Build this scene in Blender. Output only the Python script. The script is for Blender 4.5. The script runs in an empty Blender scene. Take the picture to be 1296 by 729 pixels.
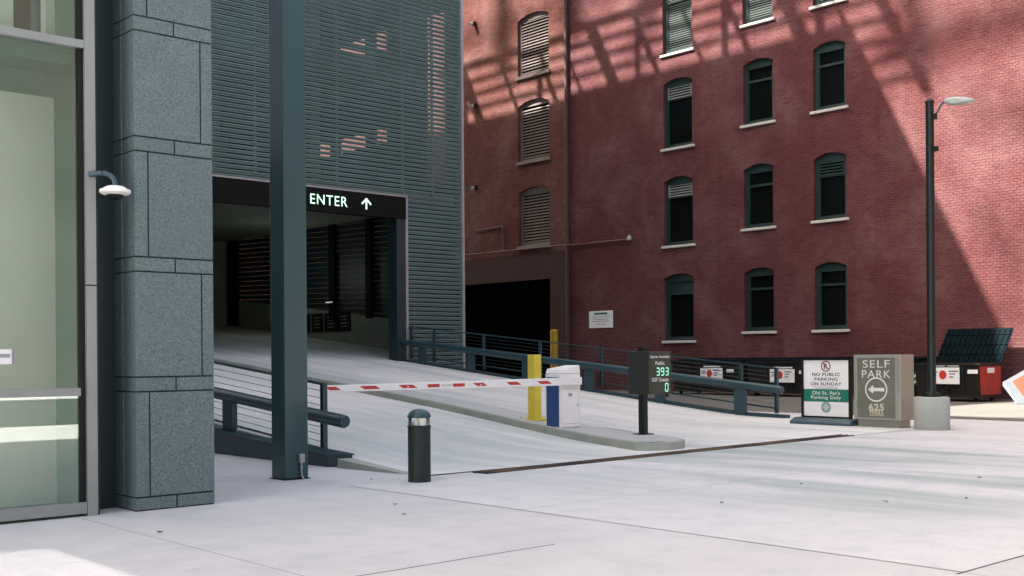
import bpy, bmesh, math, random
from mathutils import Vector, Matrix
random.seed(7)
scene = bpy.context.scene
C = scene.collection

# ------------------------------------------------------------------ camera, sky, sun, exposure
ROLL = .0075
ang = math.atan(1592 / 1437.5)
Fv = Vector((math.cos(ang), math.sin(ang), 0)); Rv = Vector((math.sin(ang), -math.cos(ang), 0)); Uv = Vector((0, 0, 1))
rx = Rv * math.cos(ROLL) - Uv * math.sin(ROLL)
ry = Uv * math.cos(ROLL) + Rv * math.sin(ROLL)
cd = bpy.data.cameras.new('camera'); cam = bpy.data.objects.new('camera', cd); C.objects.link(cam)
cam.matrix_world = Matrix(((rx.x, ry.x, -Fv.x, 0), (rx.y, ry.y, -Fv.y, 0), (rx.z, ry.z, -Fv.z, 1.6), (0, 0, 0, 1)))
cd.sensor_width = 36; cd.lens = 1437.5 / 1296 * 36; cd.shift_y = 87 / 1296; cd.clip_start = .1; cd.clip_end = 2000
scene.camera = cam

SUN = Vector((-1, .721, 1.464)).normalized()
world = bpy.data.worlds.new('World'); scene.world = world; world.use_nodes = True
wn = world.node_tree.nodes; wl = world.node_tree.links
sky = wn.new('ShaderNodeTexSky'); sky.sky_type = 'NISHITA'; sky.sun_disc = False
sky.sun_elevation = math.asin(SUN.z); sky.sun_rotation = math.atan2(SUN.x, SUN.y)
sky.air_density = 1.0; sky.dust_density = 3.0; sky.ozone_density = 1.0
tint = wn.new('ShaderNodeMix'); tint.data_type = 'RGBA'; tint.blend_type = 'MULTIPLY'; tint.inputs[0].default_value = 1
wl.new(sky.outputs[0], tint.inputs[6]); tint.inputs[7].default_value = (1.06, .91, .68, 1)   # tint warms the sky light, in place of a white balance
wl.new(tint.outputs[2], wn['Background'].inputs[0]); wn['Background'].inputs[1].default_value = .15
sd = bpy.data.lights.new('sun', 'SUN'); sd.energy = 5.0; sd.angle = math.radians(.53); sd.color = (1, .93, .85)
so = bpy.data.objects.new('sun', sd); C.objects.link(so); so.rotation_euler = SUN.to_track_quat('Z', 'Y').to_euler(); so.location = (0, 0, 60)
scene.view_settings.view_transform = 'Standard'; scene.view_settings.look = 'None'
scene.view_settings.exposure = 2.45; scene.view_settings.gamma = 1

# ------------------------------------------------------------------ materials
def new_mat(name):
    m = bpy.data.materials.new(name); m.use_nodes = True
    return m, m.node_tree.nodes, m.node_tree.links, m.node_tree.nodes['Principled BSDF']
def mathn(n, l, op, a, b=None, c=None):
    q = n.new('ShaderNodeMath'); q.operation = op
    for i, v in enumerate((a, b, c)):
        if v is None: continue
        if isinstance(v, (int, float)): q.inputs[i].default_value = v
        else: l.new(v, q.inputs[i])
    return q.outputs[0]
def mixc(n, l, fac, a, b, mode='MIX'):
    q = n.new('ShaderNodeMix'); q.data_type = 'RGBA'; q.blend_type = mode
    for i, v in ((0, fac), (6, a), (7, b)):
        if isinstance(v, (int, float)): q.inputs[i].default_value = v
        elif isinstance(v, tuple): q.inputs[i].default_value = (*v[:3], 1)
        else: l.new(v, q.inputs[i])
    return q.outputs[2]
def ramp(n, l, v, stops):
    q = n.new('ShaderNodeValToRGB'); l.new(v, q.inputs[0])
    e = q.color_ramp.elements
    while len(e) < len(stops): e.new(.5)
    for i, (p, c) in enumerate(stops):
        e[i].position = p; e[i].color = (c, c, c, 1) if isinstance(c, (int, float)) else (*c, 1)
    return q.outputs[0]
def pos(n, l, sc=(1, 1, 1), obj=False):
    if obj: g = n.new('ShaderNodeTexCoord').outputs['Object']
    else: g = n.new('ShaderNodeNewGeometry').outputs['Position']
    mp = n.new('ShaderNodeMapping'); mp.inputs['Scale'].default_value = sc; l.new(g, mp.inputs[0]); return mp.outputs[0]
def noise(n, l, vec, s, d=4, r=.55, dist=0):
    q = n.new('ShaderNodeTexNoise'); q.inputs['Scale'].default_value = s; q.inputs['Detail'].default_value = d
    q.inputs['Roughness'].default_value = r; q.inputs['Distortion'].default_value = dist; l.new(vec, q.inputs['Vector']); return q.outputs[0]
def bump(n, l, b, h, st=.3, dist=.01):
    q = n.new('ShaderNodeBump'); q.inputs['Strength'].default_value = st; q.inputs['Distance'].default_value = dist
    l.new(h, q.inputs['Height']); l.new(q.outputs[0], b.inputs['Normal'])

def paint(name, col, rough=.5, metal=0, var=.15, scale=3, bst=.05, spec=.5, streak=0):
    m, n, l, b = new_mat(name)
    v = pos(n, l)
    a = noise(n, l, v, scale, 5, .6)
    c = mixc(n, l, ramp(n, l, a, [(.3, 0.), (.75, 1.)]), tuple(x * (1 - var) for x in col), tuple(min(1, x * (1 + var)) for x in col))
    if streak:
        s = noise(n, l, pos(n, l, (9, 9, .5)), 1.5, 4, .6)
        c = mixc(n, l, mathn(n, l, 'MULTIPLY', ramp(n, l, s, [(.5, 0.), (.8, 1.)]), streak), c, tuple(x * .55 for x in col))
    l.new(c, b.inputs['Base Color'])
    r = noise(n, l, v, scale * 4, 3)
    l.new(mathn(n, l, 'MULTIPLY_ADD', r, .1, rough - .05), b.inputs['Roughness'])
    b.inputs['Metallic'].default_value = metal; b.inputs['Specular IOR Level'].default_value = spec
    if bst: bump(n, l, b, noise(n, l, v, 60, 3), bst, .004)
    return m
def emit(name, col, st):
    m, n, l, b = new_mat(name)
    b.inputs['Base Color'].default_value = (*col, 1); b.inputs['Emission Color'].default_value = (*col, 1); b.inputs['Emission Strength'].default_value = st
    return m

M = {}
M['teal'] = paint('teal_steel', (.014, .060, .072), .3, 0, .1, 1.1, .03, .6, 0)
M['teal_rail'] = paint('teal_rail_paint', (.014, .050, .066), .36, 0, .12, 3, .04, .5, 0)
M['slat'] = paint('louvre_metal', (.115, .19, .19), .5, 0, .14, .6, .03, .5)
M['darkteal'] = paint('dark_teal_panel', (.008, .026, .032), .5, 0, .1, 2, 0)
M['sidepanel'] = paint('side_cladding', (.03, .075, .08), .6, 0, .1, 2, 0)
M['trim'] = paint('pale_aluminium', (.33, .34, .35), .4, .3, .08, 2, .02)
M['frame'] = paint('window_aluminium', (.27, .29, .29), .42, .3, .08, 2, .02)
M['black'] = paint('black_paint', (.005, .006, .006), .5, 0, .2, 5, .05, .3)
M['fascia'] = paint('dark_fascia', (.005, .005, .0045), .7, 0, .2, 3, 0, .15)
M['bollard'] = paint('charcoal_green_metal', (.002, .011, .011), .6, 0, .2, 8, .06)
M['white'] = paint('white_powdercoat', (.84, .82, .81), .4, 0, .04, 4, .02, .5, .12)
M['whitevinyl'] = paint('white_vinyl', (.78, .77, .79), .4, 0, .03, 4, 0)
M['blue'] = paint('blue_panel', (.008, .055, .19), .35, 0, .1, 3, 0)
M['red'] = paint('red_reflective', (.5, .035, .03), .4, 0, .1, 5, 0)
M['yellow'] = paint('yellow_paint', (.66, .52, .05), .45, 0, .12, 4, .05, .5, .35)
M['yellow2'] = paint('amber_paint', (.48, .26, .02), .5, 0, .2, 4, .05, .5, .4)
M['sill'] = paint('limestone_sill', (.46, .44, .42), .8, 0, .12, 6, .2)
M['winframe'] = paint('green_grey_frame', (.012, .032, .031), .5, 0, .15, 3, .02)
M['blind'] = paint('window_blind', (.04, .06, .055), .6, 0, .1, 3, 0)
M['louvbrick'] = paint('weathered_louvre', (.17, .135, .13), .6, .1, .2, 4, .05)
M['stainless'] = paint('brushed_stainless', (.30, .31, .27), .36, .75, .08, 3, .02)
M['pylonmetal'] = paint('beige_brushed_metal', (.33, .325, .265), .35, .4, .12, 1.2, .02)
M['selfpanel'] = paint('grey_green_panel', (.165, .17, .14), .38, .35, .12, 2, 0)
M['letterwhite'] = paint('white_letters', (.62, .62, .60), .5, 0, .02, 4, 0)
M['logo'] = paint('cream_logo', (.5, .47, .38), .5, 0, .02, 4, 0)
M['ink'] = paint('dark_ink', (.04, .035, .06), .5, 0, .02, 4, 0)
M['greyink'] = paint('grey_ink', (.30, .30, .32), .5, 0, .02, 4, 0)
M['green'] = paint('sign_green', (.004, .15, .10), .45, 0, .03, 4, 0)
M['paleteal'] = paint('pale_teal_print', (.18, .32, .30), .5, 0, .03, 4, 0)
M['maroon'] = paint('maroon_print', (.20, .02, .03), .5, 0, .03, 4, 0)
M['displaybox'] = paint('olive_display', (.028, .036, .024), .5, 0, .08, 4, 0)
M['displayside'] = paint('display_side', (.012, .017, .014), .5, 0, .1, 4, 0)
M['basegrey'] = paint('slate_plastic', (.035, .075, .10), .4, 0, .1, 4, .03)
M['dump'] = paint('dumpster_brown', (.009, .007, .006), .6, 0, .35, 2.5, .15, .4, .4)
M['lid'] = paint('dumpster_lid', (.0015, .006, .009), .7, 0, .2, 4, .05, .03)
M['rubber'] = paint('rubber', (.01, .01, .01), .8, 0, .2, 6, .05)
M['orange'] = paint('orange_sheeting', (.22, .026, .004), .4, 0, .05, 5, 0)
M['palesheet'] = paint('pale_sheet', (.075, .09, .105), .45, 0, .08, 3, .03)
M['lampgrey'] = paint('lamp_grey', (.36, .40, .37), .4, .1, .06, 5, .02)
M['pole'] = paint('dark_pole', (.002, .007, .007), .4, 0, .12, 5, .03, .35)
M['copper'] = paint('rust_pipe', (.06, .024, .018), .6, .1, .3, 3, .1)
M['conduit'] = paint('painted_conduit', (.09, .05, .047), .6, 0, .2, 3, .05)
M['darkbrick'] = paint('dark_brown_masonry', (.10, .09, .085), .9, 0, .2, .3, 0, .1)
M['cream'] = paint('cream_interior', (.84, .86, .83), .8, 0, .04, 1.5, .0)
M['sage'] = paint('sage_interior', (.08, .22, .18), .8, 0, .06, 1.5, .0)
M['brownroom'] = paint('brown_room', (.02, .010, .008), .8, 0, .1, 1.5, .0)
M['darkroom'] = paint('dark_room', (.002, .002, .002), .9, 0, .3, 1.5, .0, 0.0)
M['cable'] = paint('cable', (.05, .07, .08), .4, .5, .1, 4, 0)
M['greenglow'] = emit('green_digits', (.32, .90, .62), .12)
M['enterglow'] = emit('enter_letters', (.62, 1.0, .80), .2)
M['lampglow'] = emit('lamp_glow', (.9, 1, .85), .06)
M['leaf'] = paint('dry_leaf', (.05, .035, .025), .9, 0, .3, 9, 0)

def concrete(name, col, joints=None, stain=.35, streak=0, fine=.25):
    m, n, l, b = new_mat(name)
    v = pos(n, l)
    big = noise(n, l, v, .35, 5, .6, .6); mid = noise(n, l, v, 2.2, 6, .65); fi = noise(n, l, v, 30, 6, .8)
    c = mixc(n, l, ramp(n, l, big, [(.3, 0.), (.7, 1.)]), tuple(x * .86 for x in col), col)
    c = mixc(n, l, mathn(n, l, 'MULTIPLY', ramp(n, l, mid, [(.46, 0.), (.74, 1.)]), stain), c, (col[0] * .62, col[1] * .70, col[2] * .72))
    if streak:
        # tyre and drip grime dragged along the lane
        for sc, (lo, hi), k in (((.8, .10, .1), (.45, .72), streak * .8), ((3.2, .30, .1), (.5, .78), streak * .3)):
            s = noise(n, l, pos(n, l, sc), 1., 5, .62, .35)
            c = mixc(n, l, mathn(n, l, 'MULTIPLY', ramp(n, l, s, [(lo, 0.), (hi, 1.)]), k), c, (col[0] * .46, col[1] * .56, col[2] * .60))
    c = mixc(n, l, mathn(n, l, 'MULTIPLY', ramp(n, l, fi, [(.35, 1.), (.65, 0.)]), fine), c, tuple(x * .55 for x in col))
    sp = noise(n, l, v, 7, 2, .4)
    c = mixc(n, l, mathn(n, l, 'MULTIPLY', ramp(n, l, sp, [(.73, 0.), (.77, 1.)]), .35), c, tuple(x * .4 for x in col))
    h = fi
    if joints:
        sx = n.new('ShaderNodeSeparateXYZ'); l.new(v, sx.inputs[0])
        wob = mathn(n, l, 'MULTIPLY_ADD', noise(n, l, v, 1.2, 3), .02, -.01)
        tot = None
        for ax, at, w, k, (lo, hi) in joints:
            dd = mathn(n, l, 'ABSOLUTE', mathn(n, l, 'SUBTRACT', mathn(n, l, 'ADD', sx.outputs[ax], wob), at))
            f = mathn(n, l, 'MULTIPLY', mathn(n, l, 'LESS_THAN', dd, w), k)
            o = sx.outputs[1 - ax]
            f = mathn(n, l, 'MULTIPLY', f, mathn(n, l, 'MULTIPLY', mathn(n, l, 'GREATER_THAN', o, lo), mathn(n, l, 'LESS_THAN', o, hi)))
            tot = f if tot is None else mathn(n, l, 'MAXIMUM', tot, f)
        c = mixc(n, l, tot, c, (.05, .06, .065))
    l.new(c, b.inputs['Base Color']); b.inputs['Roughness'].default_value = .82; b.inputs['Specular IOR Level'].default_value = .35
    bump(n, l, b, h, .25, .004)
    return m
JO = [(0, 4.45, .007, .55, (-40, 11.4)), (1, 6.95, .012, .95, (4.7, 6.75)), (0, 7.995, .009, .4, (-40, 11.9)), (1, 3.96, .014, .95, (7.9, 30)),
      (1, 9.0, .006, .3, (2, 8.0)), (1, 8.75, .008, .38, (8.0, 30)), (0, 12.9, .006, .2, (-40, 8.7)), (0, 19.6, .006, .3, (-40, 11.9)), (0, 26.5, .01, .4, (-40, 16)), (1, 16.3, .01, .35, (24.5, 39)), (1, 11.9, .008, .4, (19.8, 39))]
M['pavement'] = concrete('pavement_concrete', (.60, .57, .585), JO, .50, .0)
M['pavement2'] = M['pavement']
M['ramp'] = concrete('ramp_concrete', (.72, .69, .67), [(1, 18.2, .012, .5, (9, 24)), (1, 24.4, .012, .5, (9, 24)), (1, 30.0, .012, .4, (9, 24)), (0, 12.6, .008, .25, (12, 33)), (0, 20.3, .008, .3, (12, 33))], .4, 1.0)
M['kerb'] = concrete('kerb_concrete', (.38, .39, .35), None, .8, 0, .3)
M['islandtop'] = concrete('island_concrete', (.45, .45, .45), None, .35, 0, .15)
M['pedestal'] = concrete('pedestal_concrete', (.38, .40, .385), None, .3, 0, .25)
M['garageconc'] = concrete('garage_concrete', (.27, .29, .24), None, .6, .3, .2)
M['render'] = concrete('painted_render', (.05, .021, .021), None, .4, 0, .1)

def drive_mat():
    # pavement with the bluish stains cars leave across the crossover
    m, n, l, b = new_mat('crossover_concrete')
    return m

def granite():
    m, n, l, b = new_mat('grey_granite')
    v = pos(n, l)
    q = n.new('ShaderNodeTexVoronoi'); q.inputs['Scale'].default_value = 115; l.new(v, q.inputs['Vector'])
    sep = n.new('ShaderNodeSeparateColor'); l.new(q.outputs['Color'], sep.inputs[0])
    c = mixc(n, l, ramp(n, l, sep.outputs[0], [(.0, 0.), (.22, .4), (.75, .6), (1., 1.)]), (.02, .038, .042), (.215, .28, .29))
    c = mixc(n, l, mathn(n, l, 'MULTIPLY', noise(n, l, v, 1.3, 4), .5), c, (.07, .125, .135))
    ri = n.new('ShaderNodeNewGeometry').outputs['Random Per Island']
    c = mixc(n, l, mathn(n, l, 'MULTIPLY', ri, .30), c, (.06, .10, .11))
    gr_ = n.new('ShaderNodeSeparateXYZ'); l.new(v, gr_.inputs[0])
    l.new(c, b.inputs['Base Color']); b.inputs['Roughness'].default_value = .6
    bump(n, l, b, sep.outputs[1], .12, .003)
    return m
M['granite'] = granite()
M['joint'] = paint('dark_joint', (.015, .022, .024), .9, 0, .1, 4, 0)

def brick(name, c1, c2, mort, worn, wornk, brk=None):
    m, n, l, b = new_mat(name)
    g = n.new('ShaderNodeNewGeometry').outputs['Position']
    s = n.new('ShaderNodeSeparateXYZ'); l.new(g, s.inputs[0]); cb = n.new('ShaderNodeCombineXYZ')
    wv = noise(n, l, pos(n, l, (1, .6, 1)), .8, 3)
    l.new(mathn(n, l, 'ADD', s.outputs[1], s.outputs[0]), cb.inputs[0]); l.new(mathn(n, l, 'MULTIPLY_ADD', wv, .05, s.outputs[2]), cb.inputs[1])
    q = n.new('ShaderNodeTexBrick'); l.new(cb.outputs[0], q.inputs['Vector'])
    q.inputs['Scale'].default_value = 1; q.inputs['Brick Width'].default_value = .24; q.inputs['Row Height'].default_value = .10
    q.inputs['Mortar Size'].default_value = .015; q.inputs['Mortar Smooth'].default_value = .5; q.inputs['Bias'].default_value = -.1
    q.inputs['Color1'].default_value = (*c1, 1); q.inputs['Color2'].default_value = (*c2, 1); q.inputs['Mortar'].default_value = (*mort, 1)
    v = pos(n, l)
    big = noise(n, l, v, .45, 6, .65, .4)
    c = mixc(n, l, mathn(n, l, 'MULTIPLY', ramp(n, l, big, [(.42, 0.), (.7, 1.)]), wornk), q.outputs[0], worn)
    st = noise(n, l, pos(n, l, (1, 1.6, .12)), 1.4, 5, .6)
    c = mixc(n, l, mathn(n, l, 'MULTIPLY', ramp(n, l, st, [(.5, 0.), (.78, 1.)]), .35), c, tuple(x * .6 for x in c1))
    fine = noise(n, l, pos(n, l, (1, 3, 11)), 2.2, 5, .7)
    c = mixc(n, l, mathn(n, l, 'MULTIPLY', ramp(n, l, fine, [(.50, 0.), (.70, 1.)]), .45), c, tuple(min(1, x * 1.7) for x in c1))
    rows = noise(n, l, pos(n, l, (.5, 1.1, 9)), 1.6, 6, .75)
    c = mixc(n, l, mathn(n, l, 'MULTIPLY', ramp(n, l, rows, [(.50, 0.), (.66, 1.)]), .55), c, tuple(x * .42 for x in c1))
    chip = noise(n, l, pos(n, l, (1, 1, 2.2)), 7, 3, .6)
    c = mixc(n, l, mathn(n, l, 'MULTIPLY', ramp(n, l, chip, [(.70, 0.), (.74, 1.)]), .4), c, (.30, .2, .18))
    l.new(c, b.inputs['Base Color']); b.inputs['Roughness'].default_value = .85; b.inputs['Specular IOR Level'].default_value = .12
    h = mathn(n, l, 'ADD', mathn(n, l, 'MULTIPLY', q.outputs['Fac'], -1.), mathn(n, l, 'MULTIPLY', fine, 1.1))
    bump(n, l, b, h, 1.0, .03)
    return m
M['brick'] = brick('painted_red_brick', (.104, .034, .037), (.118, .041, .045), (.080, .027, .029), (.235, .135, .138), .45)
M['brick2'] = brick('brown_orange_brick', (.110, .038, .033), (.145, .056, .050), (.065, .026, .024), (.24, .14, .135), .5)

def glass(name, tint, refl=.5, rough=0.0):
    m, n, l, b = new_mat(name)
    n.remove(b); out = n['Material Output']
    t = n.new('ShaderNodeBsdfTransparent'); t.inputs[0].default_value = (*tint, 1)
    g = n.new('ShaderNodeBsdfGlossy'); g.inputs['Roughness'].default_value = rough; g.inputs[0].default_value = (.9, .97, .94, 1)
    fr = n.new('ShaderNodeFresnel'); fr.inputs[0].default_value = 1.5
    mx = n.new('ShaderNodeMixShader'); l.new(mathn(n, l, 'MULTIPLY_ADD', fr.outputs[0], 1.0, refl), mx.inputs[0])
    l.new(t.outputs[0], mx.inputs[1]); l.new(g.outputs[0], mx.inputs[2]); l.new(mx.outputs[0], out.inputs[0])
    return m
M['glass'] = glass('green_tinted_glass', (.92, .975, .95), .07)
M['clear'] = glass('clear_lens', (.93, .95, .95), .04)
def dark_glass():
    m, n, l, b = new_mat('dark_window_glass')
    b.inputs['Base Color'].default_value = (.004, .005, .006, 1); b.inputs['Roughness'].default_value = .12; b.inputs['Specular IOR Level'].default_value = .25
    return m
M['dglass'] = dark_glass()
def rustgrate():
    m, n, l, b = new_mat('rusty_grate')
    a = noise(n, l, pos(n, l), .9, 4)
    c = mixc(n, l, ramp(n, l, a, [(.45, 0.), (.6, 1.)]), (.02, .018, .017), (.12, .065, .035))
    l.new(c, b.inputs['Base Color']); b.inputs['Roughness'].default_value = .8; return m
M['grate'] = rustgrate()
def patchred():
    m, n, l, b = new_mat('worn_red_paint')
    a = noise(n, l, pos(n, l), 3.2, 6, .7)
    c = mixc(n, l, ramp(n, l, a, [(.36, 0.), (.5, 1.)]), (.10, .018, .012), (.36, .022, .012))
    l.new(c, b.inputs['Base Color']); b.inputs['Roughness'].default_value = .5; return m
M['wornred'] = patchred()

# ------------------------------------------------------------------ mesh helpers
ORG = {}
class MB:
    def __init__(s): s.bm = bmesh.new()
    def hexa(s, p):
        v = [s.bm.verts.new(q) for q in p]
        for f in ((0, 3, 2, 1), (4, 5, 6, 7), (0, 1, 5, 4), (1, 2, 6, 5), (2, 3, 7, 6), (3, 0, 4, 7)): s.bm.faces.new([v[i] for i in f])
        return s
    def box(s, x0, x1, y0, y1, z0, z1, sh=0, shx=0):
        # sh: rise of both top and bottom over the Y extent
        return s.hexa([(x0, y0, z0), (x1, y0, z0), (x1, y1, z0 + sh), (x0, y1, z0 + sh), (x0, y0, z1), (x1, y0, z1), (x1, y1, z1 + sh), (x0, y1, z1 + sh)])
    def tube(s, a, b, r, r2=None, seg=16, cap=True):
        a = Vector(a); b = Vector(b); r2 = r if r2 is None else r2
        d = (b - a).normalized(); u = d.orthogonal().normalized(); w = d.cross(u)
        R0 = []; R1 = []
        for i in range(seg):
            t = 2 * math.pi * i / seg; o = u * math.cos(t) + w * math.sin(t)
            R0.append(s.bm.verts.new(a + o * r)); R1.append(s.bm.verts.new(b + o * r2))
        for i in range(seg):
            j = (i + 1) % seg; s.bm.faces.new((R0[i], R0[j], R1[j], R1[i]))
        if cap: s.bm.faces.new(R0[::-1]); s.bm.faces.new(R1)
        return s
    def lathe(s, c, prof, seg=32, cap=True):
        c = Vector(c); rings = []
        for r, z in prof:
            rings.append([s.bm.verts.new(c + Vector((r * math.cos(2 * math.pi * i / seg), r * math.sin(2 * math.pi * i / seg), z))) for i in range(seg)])
        for A, B in zip(rings, rings[1:]):
            for i in range(seg):
                j = (i + 1) % seg; s.bm.faces.new((A[i], A[j], B[j], B[i]))
        if cap: s.bm.faces.new(rings[0][::-1]); s.bm.faces.new(rings[-1])
        return s
    def prism(s, pts, off):
        off = Vector(off); A = [s.bm.verts.new(p) for p in pts]; B = [s.bm.verts.new(Vector(p) + off) for p in pts]
        s.bm.faces.new(A); s.bm.faces.new(B[::-1]); k = len(A)
        for i in range(k): s.bm.faces.new((A[i], B[i], B[(i + 1) % k], A[(i + 1) % k]))
        return s
    def face(s, pts): s.bm.faces.new([s.bm.verts.new(p) for p in pts]); return s
    def bar(s, a, b, w, h):
        a = Vector(a); b = Vector(b); d = (b - a).normalized()
        u = d.cross(Vector((0, 0, 1)));
        if u.length < 1e-3: u = Vector((1, 0, 0))
        u.normalize(); q = u.cross(d).normalized()
        P = []
        for c in (a, b): P.append([c + u * (i * w / 2) + q * (j * h / 2) for i, j in ((-1, -1), (1, -1), (1, 1), (-1, 1))])
        return s.hexa(P[0] + P[1])
    def bevel(s, w, seg=2):
        bmesh.ops.remove_doubles(s.bm, verts=s.bm.verts, dist=1e-5)
        es = [e for e in s.bm.edges if len(e.link_faces) == 2 and e.calc_face_angle(0) > .5]
        bmesh.ops.bevel(s.bm, geom=es, offset=w, segments=seg, affect='EDGES', profile=.5); return s
    def build(s, name, mat, parent=None, smooth=False):
        bmesh.ops.recalc_face_normals(s.bm, faces=s.bm.faces)
        o3 = ORG.get(parent.name, Vector()) if parent else Vector()
        if parent: bmesh.ops.translate(s.bm, verts=s.bm.verts, vec=-o3)
        me = bpy.data.meshes.new(name); s.bm.to_mesh(me); s.bm.free()
        me.materials.append(M[mat])
        if smooth:
            for p in me.polygons: p.use_smooth = True
            try: me.set_sharp_from_angle(angle=math.radians(40))
            except Exception: pass
        o = bpy.data.objects.new(name, me); C.objects.link(o)
        if parent: o.parent = parent; ORG[o.name] = o3
        return o
def tag(o, label, cat, group=None, kind=None):
    if label: o['label'] = label
    if cat: o['category'] = cat
    if group: o['group'] = group
    if kind: o['kind'] = kind
    return o
def thing(name, loc, label, cat, group=None):
    o = bpy.data.objects.new(name, None); C.objects.link(o); o.location = loc; o.empty_display_size = .2
    ORG[o.name] = Vector(loc); return tag(o, label, cat, group)
def struct(mb, name, mat):
    o = mb.build(name, mat); o['kind'] = 'structure'; return o
def copy_tree(o, parent=None):
    c = o.copy(); C.objects.link(c); c.parent = parent
    ORG[c.name] = ORG.get(o.name, Vector()).copy()
    for ch in list(o.children): copy_tree(ch, c)
    return c
FACE = {'-x': Matrix(((0, 0, -1), (-1, 0, 0), (0, 1, 0))), '-y': Matrix(((1, 0, 0), (0, 0, -1), (0, 1, 0)))}
def text(s, name, mat, parent, centre, w, h, face, bold=.0, depth=.004, rot=0):
    cu = bpy.data.curves.new('t', 'FONT'); cu.body = s; cu.size = 1; cu.offset = bold; cu.extrude = .5; cu.space_character = 1.12
    to = bpy.data.objects.new('t', cu); C.objects.link(to)
    bpy.context.view_layer.update()
    me = bpy.data.meshes.new_from_object(to.evaluated_get(bpy.context.evaluated_depsgraph_get()))
    C.objects.unlink(to); bpy.data.objects.remove(to)
    xs = [v.co.x for v in me.vertices]; ys = [v.co.y for v in me.vertices]
    cx, cy = (min(xs) + max(xs)) / 2, (min(ys) + max(ys)) / 2; sx, sy = w / (max(xs) - min(xs)), h / (max(ys) - min(ys))
    R = FACE[face]; o3 = ORG.get(parent.name, Vector()); cr, sr = math.cos(rot), math.sin(rot)
    for v in me.vertices:
        a, b = (v.co.x - cx) * sx, (v.co.y - cy) * sy
        v.co = R @ Vector((a * cr - b * sr, a * sr + b * cr, v.co.z * depth)) + Vector(centre) - o3
    me.materials.clear(); me.materials.append(M[mat]); me.name = name
    o = bpy.data.objects.new(name, me); C.objects.link(o); o.parent = parent; ORG[o.name] = o3; return o
def on(face, c, a, b, d=0):
    return Vector(c) + FACE[face] @ Vector((a, b, d))
def plate(mb, face, c, w, h, d=.004, rot=0):
    P = []
    for z in (0, d):
        for i, j in ((-1, -1), (1, -1), (1, 1), (-1, 1)):
            a, b = i * w / 2, j * h / 2
            P.append(on(face, c, a * math.cos(rot) - b * math.sin(rot), a * math.sin(rot) + b * math.cos(rot), z))
    return mb.hexa(P)
def ring(mb, face, c, r0, r1, d=.004, seg=40):
    for k in range(seg):
        a, b = 2 * math.pi * k / seg, 2 * math.pi * (k + 1) / seg
        P = []
        for z in (0, d):
            for r, t in ((r0, a), (r1, a), (r1, b), (r0, b)): P.append(on(face, c, r * math.cos(t), r * math.sin(t), z))
        mb.hexa(P)
    return mb
def disc(mb, face, c, r, d=.004, seg=32, sx=1, sy=1):
    pts = [on(face, c, sx * r * math.cos(2 * math.pi * k / seg), sy * r * math.sin(2 * math.pi * k / seg)) for k in range(seg)]
    return mb.prism(pts, FACE[face] @ Vector((0, 0, d)))

# ------------------------------------------------------------------ ground and ramp
RX0, RX1 = 9.42, 24.1
def H(X, Y):
    u = min(max((X - 9.4) / 14.7, 0), 1); y0 = 13 + 4.7 * u; s = .091 + .009 * u; t = Y - y0
    return s * .5 * (t + math.sqrt(t * t + .6))
g = MB()
xs = [-700, -60, -20, 0, 12, 24, 40, 60, 900]; ys = [-700, -60, -20, 0, 12, 40, 70, 900]
for i in range(len(xs) - 1):
    for j in range(len(ys) - 1):
        g.face([(xs[i], ys[j], 0), (xs[i + 1], ys[j], 0), (xs[i + 1], ys[j + 1], 0), (xs[i], ys[j + 1], 0)])
bmesh.ops.remove_doubles(g.bm, verts=g.bm.verts, dist=.001)
struct(g, 'pavement', 'pavement')
# oil and tyre stains over the crossover: a thin sheet of driven-on concrete
def crossover():
    m, n, l, b = new_mat('driven_concrete')
    v = pos(n, l); col = (.60, .57, .585)
    rt = n.new('ShaderNodeMapping'); rt.inputs['Rotation'].default_value = (0, 0, 0); rt.inputs['Scale'].default_value = (.55, .10, 1)
    l.new(v, rt.inputs[0])
    a = noise(n, l, rt.outputs[0], 1.1, 6, .62, .5); f = noise(n, l, v, 30, 6, .8); mid = noise(n, l, v, 2.5, 6, .65)
    s0 = n.new('ShaderNodeSeparateXYZ'); l.new(v, s0.inputs[0])
    def sm(o, a_, b_):
        q = n.new('ShaderNodeMapRange'); q.interpolation_type = 'SMOOTHSTEP'; q.inputs[1].default_value = a_; q.inputs[2].default_value = b_; l.new(o, q.inputs[0]); return q.outputs[0]
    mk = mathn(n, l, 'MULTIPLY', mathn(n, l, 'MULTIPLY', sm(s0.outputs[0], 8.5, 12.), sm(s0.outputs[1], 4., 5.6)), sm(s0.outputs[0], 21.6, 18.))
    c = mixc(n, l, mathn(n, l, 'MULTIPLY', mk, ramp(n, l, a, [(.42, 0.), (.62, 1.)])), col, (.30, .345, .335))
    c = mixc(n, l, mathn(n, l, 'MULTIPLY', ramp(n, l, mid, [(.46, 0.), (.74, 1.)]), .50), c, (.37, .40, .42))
    c = mixc(n, l, mathn(n, l, 'MULTIPLY', ramp(n, l, f, [(.35, 1.), (.6, 0.)]), .25), c, (.27, .27, .27))
    sx = n.new('ShaderNodeSeparateXYZ'); l.new(v, sx.inputs[0])
    tot = None
    for ax, at, w, k in ((1, 8.75, .009, .4), (0, 12.9, .006, .15), (0, 19.6, .006, .25)):
        q = mathn(n, l, 'MULTIPLY', mathn(n, l, 'LESS_THAN', mathn(n, l, 'ABSOLUTE', mathn(n, l, 'SUBTRACT', sx.outputs[ax], at)), w), k)
        tot = q if tot is None else mathn(n, l, 'MAXIMUM', tot, q)
    c = mixc(n, l, tot, c, (.07, .08, .08))
    l.new(c, b.inputs['Base Color']); b.inputs['Roughness'].default_value = .8; bump(n, l, b, f, .25, .004)
    M['cross'] = m
crossover()
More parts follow.
